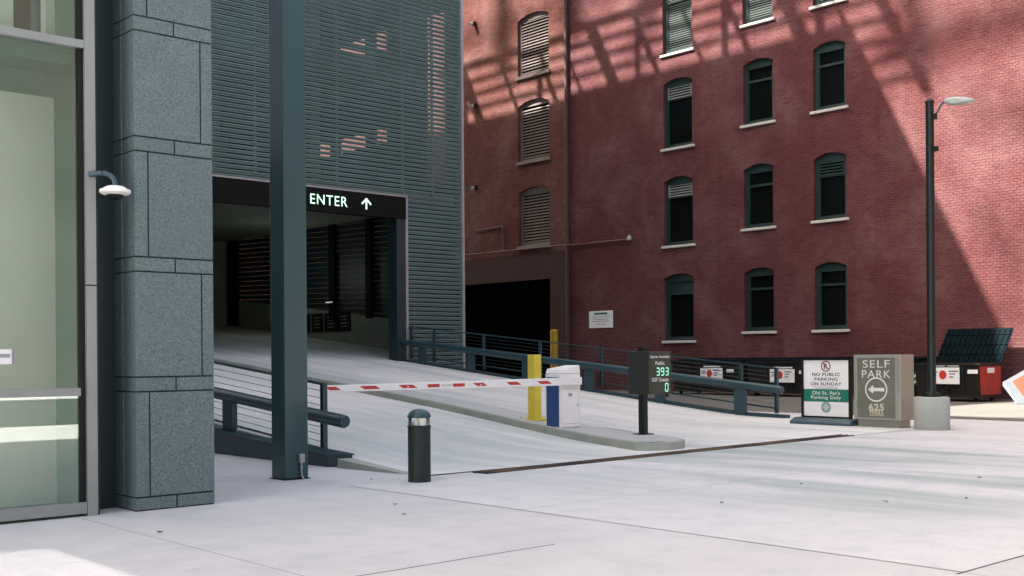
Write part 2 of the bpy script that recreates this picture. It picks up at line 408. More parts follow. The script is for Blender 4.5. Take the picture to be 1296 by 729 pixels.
struct(MB().face([(8.0, 3.96, .004), (21.6, 3.96, .004), (21.6, 11.9, .004), (8.0, 11.9, .004)]), 'driveway', 'cross')

M['alley'] = concrete('alley_concrete', (.135, .130, .118), [(0, 31, .012, .6, (-40, 90)), (1, 14, .012, .5, (27, 39)), (1, 20, .012, .5, (27, 39)), (1, 26, .012, .5, (27, 39))], .45, .75)
struct(MB().face([(26.6, -4.95, .004), (38.95, -4.95, .004), (38.95, 100, .004), (26.6, 100, .004)]), 'alley', 'alley')
M['road'] = concrete('street_asphalt', (.06, .06, .06), None, .3, 0, .3)
struct(MB().face([(-300, -24, .004), (300, -24, .004), (300, -5, .004), (-300, -5, .004)]), 'street', 'road')
r = MB(); NX, NY = 12, 90
Y0R, Y1R = 12.1, 50.0
V = {}
for i in range(NX + 1):
    for j in range(NY + 1):
        X = RX0 + (RX1 - RX0) * i / NX; Y = Y0R + (Y1R - Y0R) * j / NY
        V[i, j] = r.bm.verts.new((X, Y, H(X, Y) + .004))
for i in range(NX):
    for j in range(NY): r.bm.faces.new((V[i, j], V[i + 1, j], V[i + 1, j + 1], V[i, j + 1]))
for j in range(NY):
    Y = Y0R + (Y1R - Y0R) * j / NY; Yn = Y0R + (Y1R - Y0R) * (j + 1) / NY
    for X in (RX0, RX1): r.face([(X, Y, -.02), (X, Yn, -.02), (X, Yn, H(X, Yn) + .004), (X, Y, H(X, Y) + .004)])
# inner floor of the garage out to its east wall
for j in range(40):
    Y = 32.5 + 17.5 * j / 40; Yn = Y + 17.5 / 40
    r.face([(RX1, Y, H(RX1, Y) + .004), (26.75, Y, H(RX1, Y) + .004), (26.75, Yn, H(RX1, Yn) + .004), (RX1, Yn, H(RX1, Yn) + .004)])
struct(r, 'ramp', 'ramp')

# tapered concrete kerb at the foot of the left railing
k = MB().hexa([(9.26, 12.55, -.01), (9.42, 12.45, -.01), (9.45, 14.0, -.01), (9.2, 14.0, -.01), (9.30, 12.55, .012), (9.40, 12.45, .012), (9.45, 14.0, .13), (9.2, 14.0, .13)])
struct(k, 'kerb', 'kerb')

# traffic island
L = [(15.12, 12.42), (14.75, 12.40), (14.40, 12.52), (14.28, 12.72), (14.38, 13.0), (14.80, 14.1), (15.13, 15.6), (15.42, 17.6), (15.66, 19.8), (15.74, 23), (15.80, 27), (15.82, 31.5)]
Rr = [(15.42, 12.62), (15.60, 13.0), (16.0, 14.2), (16.28, 15.6), (16.5, 17.6), (16.68, 19.8), (16.74, 23), (16.80, 27), (16.82, 31.5)]
out = L[::-1] + Rr            # outline
isl = thing('traffic_island', (15.3, 14, 0), 'long raised concrete kerb island running up the middle of the ramp under the barrier box', 'traffic island')
side = MB(); top = MB()
n_ = len(out)
for i in range(n_):
    a, b = out[i], out[(i + 1) % n_]
    za, zb = H(*a) - .05, H(*b) - .05
    ca = Vector((15.5, a[1])); 
    def ins(p):
        cx = 15.0 if p[1] < 13 else (15.0 + (p[1] - 13) * .17 if p[1] < 20 else 16.2)
        cy = p[1] + (.05 if p[1] < 12.9 else 0)
        return (p[0] + (.03 if cx > p[0] else -.03), cy)
    A, B = ins(a), ins(b)
    side.face([(a[0], a[1], za), (b[0], b[1], zb), (b[0], b[1], zb + .185), (a[0], a[1], za + .185)])
    side.face([(a[0], a[1], za + .185), (b[0], b[1], zb + .185), (B[0], B[1], zb + .205), (A[0], A[1], za + .205)])
bmesh.ops.remove_doubles(side.bm, verts=side.bm.verts, dist=1e-4)
side.build('kerb_face', 'kerb', isl)
# top surface as strips between left and right edges
Ls = [p for p in L[3:]]
def interp(P, y):
    for p, q in zip(P, P[1:]):
        if p[1] <= y <= q[1]: return p[0] + (q[0] - p[0]) * (y - p[1]) / (q[1] - p[1])
    return P[0][0] if y < P[0][1] else P[-1][0]
Rs = [(15.12, 12.42)] + Rr; Lx = [(15.12, 12.42), (14.75, 12.425)] + L[2:]
ysx = [12.46, 12.52, 12.6, 12.72, 13.0, 13.5, 14.1, 14.8, 15.6, 16.6, 17.6, 18.7, 19.8, 21.4, 23, 25, 27, 29, 31.48]
for ya, yb in zip(ysx, ysx[1:]):
    P = []
    for y in (ya, yb):
        a = interp(Lx, y) + .03; b = interp(Rs, y) - .03; P.append(((a, y, H(a, y) + .155), (b, y, H(b, y) + .155)))
    top.face([P[0][0], P[0][1], P[1][1], P[1][0]])
top.build('island_top', 'islandtop', isl)

# ------------------------------------------------------------------ brick buildings
def arch_pts(y0, y1, zs, rise, X, n=10):
    # from y0 side to y1 side over the crown
    w = y1 - y0; R = (w * w / 4 + rise * rise) / (2 * rise); zc = zs + rise - R; yc = (y0 + y1) / 2
    out = []
    for i in range(n + 1):
        y = y0 + w * i / n; out.append((X, y, zc + math.sqrt(max(R * R - (y - yc) ** 2, 0))))
    return out
def wall_with_openings(X, Y0, Y1, Z1, ops, depth, mat, parent, back=8):
    """ops: (y0,y1,z0,zspring,rise). One wall mesh with real arched openings and reveals."""
    mb = MB()
    ys = sorted({Y0, Y1} | {v for o in ops for v in o[:2]}); zs = sorted({0, Z1} | {o[2] for o in ops} | {o[3] + o[4] for o in ops})
    for a, b in zip(ys, ys[1:]):
        for c, d in zip(zs, zs[1:]):
            ym, zm = (a + b) / 2, (c + d) / 2
            if any(o[0] < ym < o[1] and o[2] < zm < o[3] + o[4] for o in ops): continue
            mb.face([(X, a, c), (X, b, c), (X, b, d), (X, a, d)])
    for y0, y1, z0, z1, rise in ops:
        if rise > 0:
            P = arch_pts(y0, y1, z1, rise, X); zt = z1 + rise
            for p, q in zip(P, P[1:]):
                if zt - min(p[2], q[2]) < 1e-4: continue
                mb.face([p, q, (X, q[1], zt), (X, p[1], zt)])
        else: P = [(X, y0, z1), (X, y1, z1)]
        loop = [(X, y0, z0)] + P + [(X, y1, z0)]
        for p, q in zip(loop, loop[1:] + loop[:1]):
            mb.face([p, q, (X + depth, q[1], q[2]), (X + depth, p[1], p[2])])
    # body: roof, ends, back
    mb.face([(X, Y0, Z1), (X, Y1, Z1), (X + back, Y1, Z1), (X + back, Y0, Z1)])
    mb.face([(X, Y0, 0), (X, Y0, Z1), (X + back, Y0, Z1), (X + back, Y0, 0)])
    mb.face([(X, Y1, 0), (X, Y1, Z1), (X + back, Y1, Z1), (X + back, Y1, 0)])
    mb.face([(X + back, Y0, 0), (X + back, Y1, 0), (X + back, Y1, Z1), (X + back, Y0, Z1)])
    return mb.build('wall', mat, parent)

WX = 39.0
bb = thing('brick_building', (WX, 24, 0), 'big red painted brick building with three columns of dark arched windows and pale sills', 'building')
cols = [(31.36, 33.01, 2.26, (2.26, 6.47, 10.79, 14.98)), (27.19, 28.68, 2.58, (2.58, 6.86, 11.17, 15.35)), (23.86, 25.30, 2.57, (2.57, 6.88, 11.2, 15.34))]
heads = [5.02, 9.3, 13.64, 17.95]
ops = []
for y0, y1, _, sills in cols:
    for s, h in zip(sills, heads): ops.append((y0, y1, s, h, .19))
wall_with_openings(WX, -6, 39.0, 23, ops, .34, 'brick', bb, 14)
for ci, (y0, y1, _, sills) in enumerate(cols):
    for ri, (z0, zs) in enumerate(zip(sills, heads)):
        X = WX + .15; rise = .19
        P = arch_pts(y0 + .002, y1 - .002, zs, rise - .003, X)
        w = y1 - y0; fw = .13
        zb = zs - .16      # underside of the arched head panel
        fr = MB()
        fr.prism([(X, y0 + .002, zb)] + P + [(X, y1 - .002, zb)], (.1, 0, 0))
        fr.box(X, X + .1, y0 + .002, y0 + fw, z0 + .003, zb); fr.box(X, X + .1, y1 - fw, y1 - .002, z0 + .003, zb)
        fr.box(X, X + .1, y0 + fw, y1 - fw, z0 + .003, z0 + .17)
        zt = zs - .16 - .52
        fr.box(X + .02, X + .08, y0 + fw, y1 - fw, zt - .045, zt + .045)
        # thinner inner sash
        for ya in (y0 + fw, y1 - fw - .045): fr.box(X + .03, X + .09, ya, ya + .045, z0 + .17, zb)
        f = fr.build('window', 'winframe', bb)
        MB().box(X + .11, X + .13, y0 + .01, y1 - .01, z0 + .01, zs).build('glass', 'dglass', f)
        MB().box(WX - .09, WX + .14, y0 - .12, y1 + .12, z0 - .115, z0 - .002).bevel(.012, 1).build('sill', 'sill', f)
        if ci == 0 and ri in (1, 2) or (ci == 2 and ri == 1) or (ci == 0 and ri == 0):
            lv = MB()
            if ri == 0: lv.box(X + .06, X + .1, y0 + fw, y1 - fw, zt + .06, zt + .5)
            else:
                for q in range(5):
                    z = zt + .02 + q * .115; lv.hexa([(X + .0, y0 + fw + .05, z), (X + .0, y1 - fw - .05, z), (X + .09, y1 - fw - .05, z + .07), (X + .09, y0 + fw + .05, z + .07),
                                                (X + .0, y0 + fw + .05, z + .02), (X + .0, y1 - fw - .05, z + .02), (X + .09, y1 - fw - .05, z + .09), (X + .09, y0 + fw + .05, z + .09)])
                for ya in (y0 + fw + .03, y1 - fw - .07): lv.box(X - .01, X + .03, ya, ya + .04, zt + .0, zt + .56)
            lv.build('vent_louvre', 'trim' if ci == 0 and ri else 'winframe', f)
        if ri == 3:
            bl = MB(); z = z0 + .22
            while z < zb - .05:
                bl.box(X + .07, X + .1, y0 + fw + .05, y1 - fw - .05, z, z + .055); z += .1
            bl.build('blind', 'blind', f)
# cornice out of frame
MB().box(WX - .35, WX - .002, -6, 39, 22.4, 23.2).build('cornice', 'sill', bb)

b2 = thing('brick_building', (WX + .1, 47, 0), 'brown brick building with louvred arched openings and a dark loading door, beyond the garage corner', 'building')
X2 = WX + .12
lou = [(40.45, 42.71, 7.22, 9.9, .25), (40.45, 42.71, 11.5, 14.3, .25), (40.45, 42.71, 15.82, 18.65, .25), (40.45, 42.71, 20.1, 22.3, .25)]
wall_with_openings(X2, 39.002, 110, 24, [o for o in lou], .4, 'brick2', b2, 12)
for y0, y1, z0, zs, rise in lou:
    X = X2 + .14
    P = arch_pts(y0 + .002, y1 - .002, zs, rise - .003, X)
    fr = MB(); zb = zs - .05
    fr.prism([(X, y0 + .002, zb)] + P + [(X, y1 - .002, zb)], (.1, 0, 0))
    fr.box(X, X + .1, y0 + .002, y0 + .12, z0 + .003, zb); fr.box(X, X + .1, y1 - .12, y1 - .002, z0 + .003, zb); fr.box(X, X + .1, y0 + .12, y1 - .12, z0 + .003, z0 + .1)
    f = fr.build('louvred_window', 'louvbrick', b2)
    sl = MB(); z = z0 + .14
    while z < zb - .08:
        sl.hexa([(X + .0, y0 + .12, z), (X + .0, y1 - .12, z), (X + .10, y1 - .12, z + .075), (X + .10, y0 + .12, z + .075),
                 (X + .0, y0 + .12, z + .03), (X + .0, y1 - .12, z + .03), (X + .10, y1 - .12, z + .105), (X + .10, y0 + .12, z + .105)]); z += .15
    sl.build('slats', 'louvbrick', f)
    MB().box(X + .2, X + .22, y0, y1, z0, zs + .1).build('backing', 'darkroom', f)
    MB().box(X2 - .1, X2 + .13, y0 - .1, y1 + .1, z0 - .16, z0 - .002).build('sill', 'louvbrick', f)
# rendered ground storey with the loading door (proud of the brick) built as pieces round the opening
rd = MB()
rd.box(X2 - .16, X2 - .002, 39.05, 40.3, 0, 6.75); rd.box(X2 - .16, X2 - .002, 40.3, 55, 5.45, 6.75); rd.box(X2 - .16, X2 - .002, 52, 55, 0, 5.45)
rd.build('rendered_base', 'render', b2)
MB().box(X2 - .06, X2 - .003, 40.3, 52, 0, 5.45).build('loading_door', 'darkroom', b2)  # flat black slab stands in for the unlit depth of the opening
dl = MB()
for z in (4.5, 4.75, 5.0): dl.box(X2 - .09, X2 - .06, 40.4, 51.9, z, z + .05)
dl.build('door_track', 'darkroom', b2)

tag(MB().tube((WX - .11, 39.0, .05), (WX - .11, 39.0, 22.5), .10, seg=14).build('downpipe', 'copper', smooth=True), 'tall rust brown downpipe between the brown brick and the red brick walls', 'pipe')
co = thing('wall_conduit', (WX, 39, 7), 'thin painted conduit running level across both brick walls to a small lamp', 'conduit')
cb = MB().tube((X2 - .24, 50, 7.08), (X2 - .24, 39.2, 7.0), .04, seg=8); cb.tube((X2 - .24, 39.2, 7.0), (WX - .25, 38.9, 6.98), .04, seg=8); cb.tube((WX - .25, 38.9, 6.98), (WX - .06, 38.7, 6.97), .04, seg=8); cb.tube((WX - .06, 38.7, 6.97), (WX - .06, 35.1, 6.95), .035, seg=8)
cb.build('pipe', 'conduit', co)
c2 = MB().tube((X2 - .06, 43.9, 7.05), (X2 - .06, 43.9, 8.35), .035, seg=8); c2.tube((X2 - .06, 43.9, 8.35), (X2 - .06, 46.2, 8.3), .035, seg=8); c2.build('riser', 'conduit', co)
MB().lathe((WX - .1, 35.0, 6.92), [(.05, -.05), (.11, 0), (.11, .1), (.05, .2)], 12).build('lamp', 'trim', co, True)
for z, lb in ((19.3, 'small dark wall lamp on the brown brick, topmost of three'), (14.95, 'small dark wall lamp on the brown brick, middle of three'), (10.6, 'small dark wall lamp on the brown brick, lowest of three')):
    wl_ = thing('wall_lamp', (X2, 46.05, z), lb, 'lamp', 'wall lamps up the brown brick wall')
    MB().box(X2 - .2, X2 - .002, 45.95, 46.15, z - .1, z + .12).bevel(.03, 2).build('housing', 'black', wl_)
    MB().tube((X2 - .2, 46.05, z - .02), (X2 - .34, 46.05, z - .1), .09, .11, 12).build('lamp_head', 'trim', wl_, True)

ns = thing('notice_sign', (WX - .03, 36.9, 3.3), 'white rectangular notice screwed to the red brick wall left of the windows', 'sign')
MB().box(WX - .03, WX - .003, 36.14, 37.66, 2.93, 3.73).build('panel', 'whitevinyl', ns)
for z, w, h, m_ in ((3.6, .85, .10, 'green'), (3.45, 1.2, .03, 'greyink'), (3.34, .95, .035, 'greyink'), (3.24, 1.1, .035, 'greyink'), (3.1, .6, .03, 'greyink')):
    plate(MB(), '-x', (WX - .031, 36.9, z), w, h, .003).build('print_line', m_, ns)

# ------------------------------------------------------------------ parking garage
FY = 32.36; EX = 26.85
pg = thing('parking_garage', (21, FY, 0), 'teal louvred parking garage with a dark entrance bay at the top of the ramp', 'parking garage')
sl = MB()
def slat(x0, x1, z):
    # blade: pale sloping face, dark gap behind
    sl.hexa([(x0, FY + .0, z), (x1, FY + .0, z), (x1, FY + .07, z + .01), (x0, FY + .07, z + .01), (x0, FY + .0, z + .04), (x1, FY + .0, z + .04), (x1, FY + .07, z + .05), (x0, FY + .07, z + .05)])
    sl.hexa([(x0, FY + .05, z - .066), (x1, FY + .05, z - .066), (x1, FY + .06, z - .066), (x0, FY + .06, z - .066), (x0, FY + .058, z + .012), (x1, FY + .058, z + .012), (x1, FY + .068, z + .012), (x0, FY + .068, z + .012)])
z = 7.36
while z < 17.2: slat(12.0, EX - .1, z); z += .16
z = .95
while z < 7.28: slat(24.28, EX - .1, z); z += .16
sl.build('louvre_screen', 'slat', pg)
MB().box(5.9, EX, FY + .02, FY + .3, 17.3, 32.0).build('upper_facade', 'slat', pg)
ml = MB()
for x in (15.2, 18.3, 21.4, 24.15, 25.5): ml.box(x - .04, x + .04, FY + .08, FY + .16, 7.3, 17.3)
ml.build('mullion', 'slat', pg)
tr = MB()
tr.box(EX - .1, EX, FY - .06, FY + .14, .6, 32); tr.box(24.16, 24.26, FY - .05, FY + .2, 1.3, 7.24); tr.box(12, 24.26, FY - .04, FY + .1, 7.27, 7.33)
tr.build('corner_trim', 'trim', pg)
jb = MB(); jb.box(23.78, 24.155, FY - .02, FY + .5, 1.2, 6.5); jb.build('door_jamb', 'darkteal', pg)
hd = MB().box(12, 24.155, FY - .08, FY + .3, 6.5, 7.26).build('header', 'fascia', pg)
text('ENTER', 'enter_lettering', 'enterglow', hd, (20.95, FY - .088, 6.88), 1.46, .33, '-y', .0)
ar = MB(); c = (22.46, FY - .083, 6.90)
plate(ar, '-y', on('-y', c, 0, -.02), .065, .36)
plate(ar, '-y', on('-y', c, -.09, .07, .003), .28, .06, .004, math.radians(45)); plate(ar, '-y', on('-y', c, .09, .07, .006), .28, .06, .004, math.radians(-45))
ar.build('arrow', 'enterglow', hd)
# slabs, columns, west and back walls, roof
sb = MB(); sb.box(12, 26.7, FY + .35, 50, 7.25, 7.6); sb.box(12, 25.2, FY + 1.0, 50, 11.77, 12.19); sb.box(12, 26.7, FY + .35, 50, 16.6, 17.0); sb.box(5.9, 26.8, FY + .3, 110, 31.6, 32.1)
sb.build('floor_slab', 'garageconc', pg)
lv = MB(); 
for z in (11.3, 12.5, 12.75): lv.box(12, 25.2, FY + .9, FY + .95, z, z + .06)
lv.box(12, 25.3, FY + .95, FY + 1.0, 11.6, 12.3)
lv.build('spandrel', 'teal', pg)
cl = MB()
for x in (18.4, 22.4): cl.box(x - .2, x + .2, FY + 3, FY + 3.4, 7.6, 31.6)
cl.build('column', 'garageconc', pg)
bw = MB(); bw.box(11.8, 12.0, FY + .3, 110, 0, 31.6); bw.box(12, 26.8, 50, 50.3, 0, 31.6)
bw.build('back_wall', 'garageconc', pg)
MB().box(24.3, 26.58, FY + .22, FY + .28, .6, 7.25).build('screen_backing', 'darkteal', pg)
ip = MB(); ip.box(16.2, 16.6, FY + .6, 50, 1, 7.25); ip.build('interior_wall', 'garageconc', pg)
# east wall: sloping parapet, posts, louvres above; upper panels with clear strips
ep = MB(); s_ = (H(RX1, 50) - H(RX1, FY)) / (50 - FY)
ep.box(26.6, EX - .02, FY + .2, 50, H(RX1, FY) - .2, H(RX1, FY) + 1.27, sh=s_ * (50 - FY - .2)); ep.build('ramp_parapet', 'garageconc', pg)
for y, w in ((49.3, .9), (44.8, .3), (40.7, .42), (38.0, .4), (36.3, .4), (33.6, .3)): MB().box(26.5, 26.62, y - w / 2, y + w / 2, 2.8 if y < 38 else 3.2, 7.24).build('post', 'fascia', pg)
es = MB()
for q in range(24):
    z = 3.1 + q * .22
    es.bar((26.72, FY + .3, z - .2), (26.72, 50, z + .35), .03, .205)
es.build('side_louvre', 'darkteal', pg)
up = MB()
def pan(y0, y1, z0, z1): up.box(26.7, 26.8, y0, y1, z0, z1)
pan(FY + .2, 33.2, 7.6, 31.6); pan(33.2, 34.35, 14.6, 31.6)
holes = [(36.9, 37.7), (38.4, 40.3), (41.0, 43.0)]
for za, zb in ((7.6, 10.2), (10.8, 13.8), (14.7, 31.6)): pan(34.35, 50, za, zb)
yp = 34.35
for a, b in holes + [(50, 50)]:
    for za, zb in ((10.2, 10.8), (13.8, 14.7)): pan(yp, a, za, zb)
    yp = b
up.build('side_panel', 'sidepanel', pg)
# roof trellis
rt = MB(); ZT = 35.0
for y, w in ((32.25, .34), (36.0, .6), (38.6, .2), (43.5, .2), (46.2, .6), (50.2, .2), (53, .15), (56, .6), (34, .1), (41, .08), (48.3, .08)): rt.box(22.7, 27.0, y - w / 2, y + w / 2, ZT - .15, ZT + .15)
for i, x in enumerate((23.0, 23.55, 24.1, 24.65, 25.2, 25.7, 26.2)): rt.box(x - .075, x + .075, 32.0, 58, ZT + .16, ZT + .26)
rt.box(26.85, 27.0, 32.0, 58, ZT - .15, ZT + .15)
for x in (26.5,):
    for y in (34, 38.6, 43.5, 50.2, 56): rt.box(x - .12, x + .12, y - .12, y + .12, 32.1, ZT - .15)
rt.build('roof_trellis', 'teal', pg)
gl_ = thing('garage_lamp', (26.4, 40.7, 4.0), 'small lit lamp on a post inside the dark garage', 'lamp')
MB().box(26.36, 26.49, 40.45, 40.95, 3.98, 4.06).build('housing', 'black', gl_)
MB().box(26.34, 26.42, 40.50, 40.90, 3.93, 3.975).build('tube', 'lampglow', gl_)
for p_, e_ in (((24.6, 41.5, 5.2), 4.5), ):
    ld_ = bpy.data.lights.new('garage_fill_light', 'POINT'); ld_.energy = e_; ld_.color = (.85, 1, .85); ld_.shadow_soft_size = .6  # fill light added to lift the dark interior, set away from the lamp fixture
    lo_ = bpy.data.objects.new('garage_fill_light', ld_); C.objects.link(lo_); lo_.location = Vector(p_) - ORG[gl_.name]; lo_.parent = gl_
# panels on the parapet inside
for i, (ya, yb) in enumerate(((43.3, 42.5), (42.35, 41.5), (41.35, 40.35), (40.3, 39.4))):
    q = thing('wall_sign', (26.58, (ya + yb) / 2, 3.1), 'black wall sign inside the garage, %s of four counted from the deep end' % ('first', 'second', 'third', 'fourth')[i], 'sign', 'black signs on the garage parapet')
    zc = 3.12
    MB().box(26.55, 26.595, yb, ya, zc - .4, zc + .4).build('panel', 'black', q)
    lp = MB()
    if i == 0: ring(lp, '-x', (26.549, (ya + yb) / 2, zc), .07, .16)
    else:
        for k_ in range(4): plate(lp, '-x', (26.549, (ya + yb) / 2, zc + .22 - k_ * .14), .5 - .1 * (k_ % 2), .035)
    lp.build('print', 'greyink', q)

# ------------------------------------------------------------------ office building with granite pier and glass
ob = thing('office_building', (3.5, 12, 0), 'office building with a grey granite corner pier and tall green glazed windows', 'building')
PX0, PX1, PY0 = 5.05, 5.96, 11.5
gp = MB(); zj = 0; jt = .018
k_ = 0
gp_core = MB().box(PX0 + .012, PX1 - .012, PY0 + .012, 12.4, 0, 14)
gp_core.build('pier_core', 'joint', ob)
def stone(x0, x1, z0, z1):
    gp.box(x0 + jt / 2, x1 - jt / 2, PY0, PY0 + .3, z0 + jt / 2, z1 - jt / 2)
def stone_side(z0, z1): # return on the left flank
    gp.box(PX0, PX0 + .29, PY0 + .305, PY0 + .5, z0 + jt / 2, z1 - jt / 2)
z = 0.005; lv_ = 0
while z < 13:
    zt = z + .14 if lv_ == 0 else z + .155
    stone(PX0, 5.51, z, zt); stone(5.51, PX1, z, zt); stone_side(z, zt)
    z = zt; zt = z + 1.115
    xj = 5.21 if lv_ % 2 == 0 else 5.815
    stone(PX0, xj, z, zt); stone(xj, PX1, z, zt); stone_side(z, zt)
    z = zt; lv_ += 1
gp.build('granite_pier', 'granite', ob)
MB().box(4.68, 5.06, 12.0, 12.1, 0, 9).build('recess_panel', 'darkteal', ob)
# body masses
bd = MB()
bd.box(4.68, 5.85, 12.42, 45, 0, 32); bd.box(1.12, 4.68, 15.3, 45, 0, 32); bd.box(1.12, 4.68, 11.75, 15.3, 8.4, 32); bd.box(4.68, 5.85, 11.75, 12.42, 9, 32)
bd.build('tower_body', 'granite', ob)
MB().box(5.852, 5.90, 12.6, 40, 5.0, 32).build('side_cladding', 'whitevinyl', ob)  # pale panel added to bounce light onto the steel column
# window wall
GYp = 11.6
fr = MB()
fr.box(4.56, 4.665, GYp - .06, GYp + .12, 0, 2.36); fr.box(4.56, 4.665, GYp - .06, GYp + .12, 2.372, 9)
fr.box(1.1, 4.555, GYp - .05, GYp + .06, .03, .145)
fr.box(1.1, 4.50, GYp - .05, GYp + .06, 1.235, 1.315)
fr.box(1.1, 4.555, GYp - .06, GYp + .06, 4.79, 4.87)
fr.box(1.1, 1.2, GYp - .05, GYp + .06, .145, 9); fr.box(1.1, 4.55, GYp - .05, GYp + .06, 8.3, 8.4)
fr.build('window_frame', 'frame', ob)
MB().box(4.50, 4.557, GYp - .02, GYp + .05, .145, 8.3).build('gasket', 'black', ob)
MB().box(4.666, 4.70, GYp - .02, 12.0, 0, 9).build('frame_return', 'darkteal', ob)
gl = MB()
for z0, z1 in ((.145, 1.235), (1.315, 4.79), (4.87, 8.3)): gl.box(1.2, 4.50, GYp, GYp + .012, z0, z1)
gl.build('glass_pane', 'glass', ob)
rm = MB(); rm.box(1.2, 4.6, 12.5, 12.6, .0, 4.62); rm.box(1.2, 4.18, 12.5, 12.6, 4.9, 8.3); rm.box(4.5, 4.6, 12.46, 12.6, 4.9, 8.3)
rm.build('room_wall', 'cream', ob)
MB().box(4.18, 4.5, 12.9, 13.0, 4.9, 8.3).build('dark_alcove', 'brownroom', ob)
sg = MB(); sg.box(4.60, 4.66, GYp + .13, 13, 0, 8.4); sg.box(1.2, 4.6, GYp + .13, 12.5, 4.64, 4.88); sg.box(1.2, 4.6, 12.2, 12.5, 4.45, 4.64)
sg.build('room_reveal', 'sage', ob)
MB().box(1.2, 4.6, GYp + .06, 12.5, -.005, .05).build('room_floor', 'sage', ob)
nb = thing('office_building', (-20, 40, 0), 'unseen block with a slatted wing, added left of the glazed office to shape the sun patch', 'building')
bq = MB(); bq.box(-9.65, 1.1, 9.9 + 0.001, 19.7, 19.2, 20.0); bq.box(-60, 1.1, 19.7, 60, 0, 20.0)  # added slab and block, their edges bound the sun patch on the pavement
for k_ in range(30):
    x = -9.75 - k_ * .25; bq.box(x - .20, x, 9.9, 19.7, 19.6, 19.64)  # added slats thin the sunlight that reaches the patch
bq.build('block', 'garageconc', nb)
op = thing('brick_building', (10, -32, 0), 'dark brown block across the street behind the viewer', 'building')
MB().box(-90, 90, -46, -32, 0, 27).build('wall', 'darkbrick', op)
# unseen open frame added to the left, shaped to throw soft broken shade on the brick
tf = thing('shade_frame', (-21, 60, 0), 'tall unseen open frame added left of the view to cast broken shade on the brick', 'shade frame')
fm_ = MB()
rnd = random.Random(5)
def shade(y0, y1, z0, z1): fm_.box(-21.3, -21, y0 + 43.26, y1 + 43.26, z0 + 87.84, z1 + 87.84)
for y0, y1, z0, z1 in ((8, 22.6, 12.9, 13.7), (5, 19, 15.6, 16.1), (15.2, 16.4, 10.6, 11.4), (14, 14.6, 7.4, 9), (9, 17.8, 9.6, 9.95), (8, 17, 5.9, 6.3), (20.8, 21.5, 13.7, 19), (26, 27, 15.5, 21), (8, 30, 18.4, 19), (33.6, 34.6, 16.8, 22), (38, 39.4, 17.4, 22), (36, 48, 18.8, 19.3), (43.4, 44.6, 16.6, 22), (13.4, 14.2, 14.7, 17)):
    shade(y0, y1, z0, z1)
for k_ in range(46):
    y, z = rnd.uniform(7, 21), rnd.uniform(4, 17); w, h = rnd.uniform(.3, 1.1), rnd.uniform(.2, .6)
    if z > 2.03 * (y - 17) + 3.5 or y < 17: shade(y, y + w, z, z + h)
for y in (48, 58, 68, 78, 92): fm_.box(-21.5, -21.35, y - .12, y + .12, 0, 110)
for z in (30, 60, 91.5, 110): fm_.box(-21.65, -21.5, 47.8, 92.2, z - .1, z + .1)
fm_.build('frame', 'black', tf)
pn = thing('paper_notice', (3.8, 11.59, 1.64), 'small white paper notice taped to the green glass at the left edge', 'notice')
MB().box(3.64, 3.835, GYp - .008, GYp - .002, 1.565, 1.71).build('sheet', 'whitevinyl', pn)
MB().box(3.645, 3.82, GYp - .010, GYp - .0085, 1.63, 1.665).build('print', 'greyink', pn)
MB().box(3.84, 3.87, GYp - .008, GYp - .002, 1.56, 1.72).build('holder_edge', 'frame', pn)

sc = thing('security_camera', (4.83, 11.4, 3.3), 'white dome security camera hanging from a curved blue grey arm by the glass frame', 'camera')
am = MB(); pts = []
c0 = Vector((4.70, 11.62, 3.50))
prev = Vector((4.665, 11.75, 3.50)); seq = [Vector((4.665 + .13 * math.sin(t) , 11.7 - .28 * math.sin(t), 3.40 + .12 * math.cos(t) + .0)) for t in [i * math.pi / 2 / 8 for i in range(9)]]
seq = [Vector((4.60, 11.54, 3.50)), Vector((4.68, 11.47, 3.515))] + [Vector((4.70 + .11 * math.sin(t), 11.45 - .05 * math.sin(t), 3.405 + .11 * math.cos(t))) for t in [i * math.pi / 2 / 8 for i in range(9)]] + [Vector((4.81, 11.40, 3.36))]
for a, b in zip(seq, seq[1:]): am.tube(a, b, .028, seg=12)
am.build('arm', 'basegrey', sc, True)
MB().lathe((4.81, 11.4, 3.33), [(.02, .06), (.08, .055), (.115, .035), (.12, .022), (.152, .018), (.155, -.012), (.13, -.03), (.10, -.035)], 32).build('housing', 'white', sc, True)
MB().lathe((4.81, 11.4, 3.295), [(.085, 0), (.08, -.02), (.055, -.04), (.02, -.052), (.002, -.054)], 24).build('dome', 'black', sc, True)

# ------------------------------------------------------------------ steel column
st = thing('steel_column', (7.94, 13.22, 0), 'tall square teal steel column standing on the pavement beside the granite pier', 'column')
MB().box(7.765, 8.115, 13.05, 13.40, 0.012, 14).bevel(.012, 2).build('shaft', 'teal', st)
MB().box(7.745, 8.135, 13.03, 13.42, 0, .012).build('base_plate', 'black', st)
jb = MB().box(7.955, 8.03, 12.99, 13.048, .22, .335).bevel(.008, 2).build('junction_box', 'trim', st)
q = MB(); q.tube((7.99, 13.02, .22), (7.99, 13.02, .06), .014, seg=10); q.tube((7.99, 13.02, .06), (8.01, 13.0, .005), .014, seg=10); q.tube((7.99, 13.02, .17), (7.99, 13.02, .14), .022, seg=10)
q.build('conduit', 'trim', jb, True)

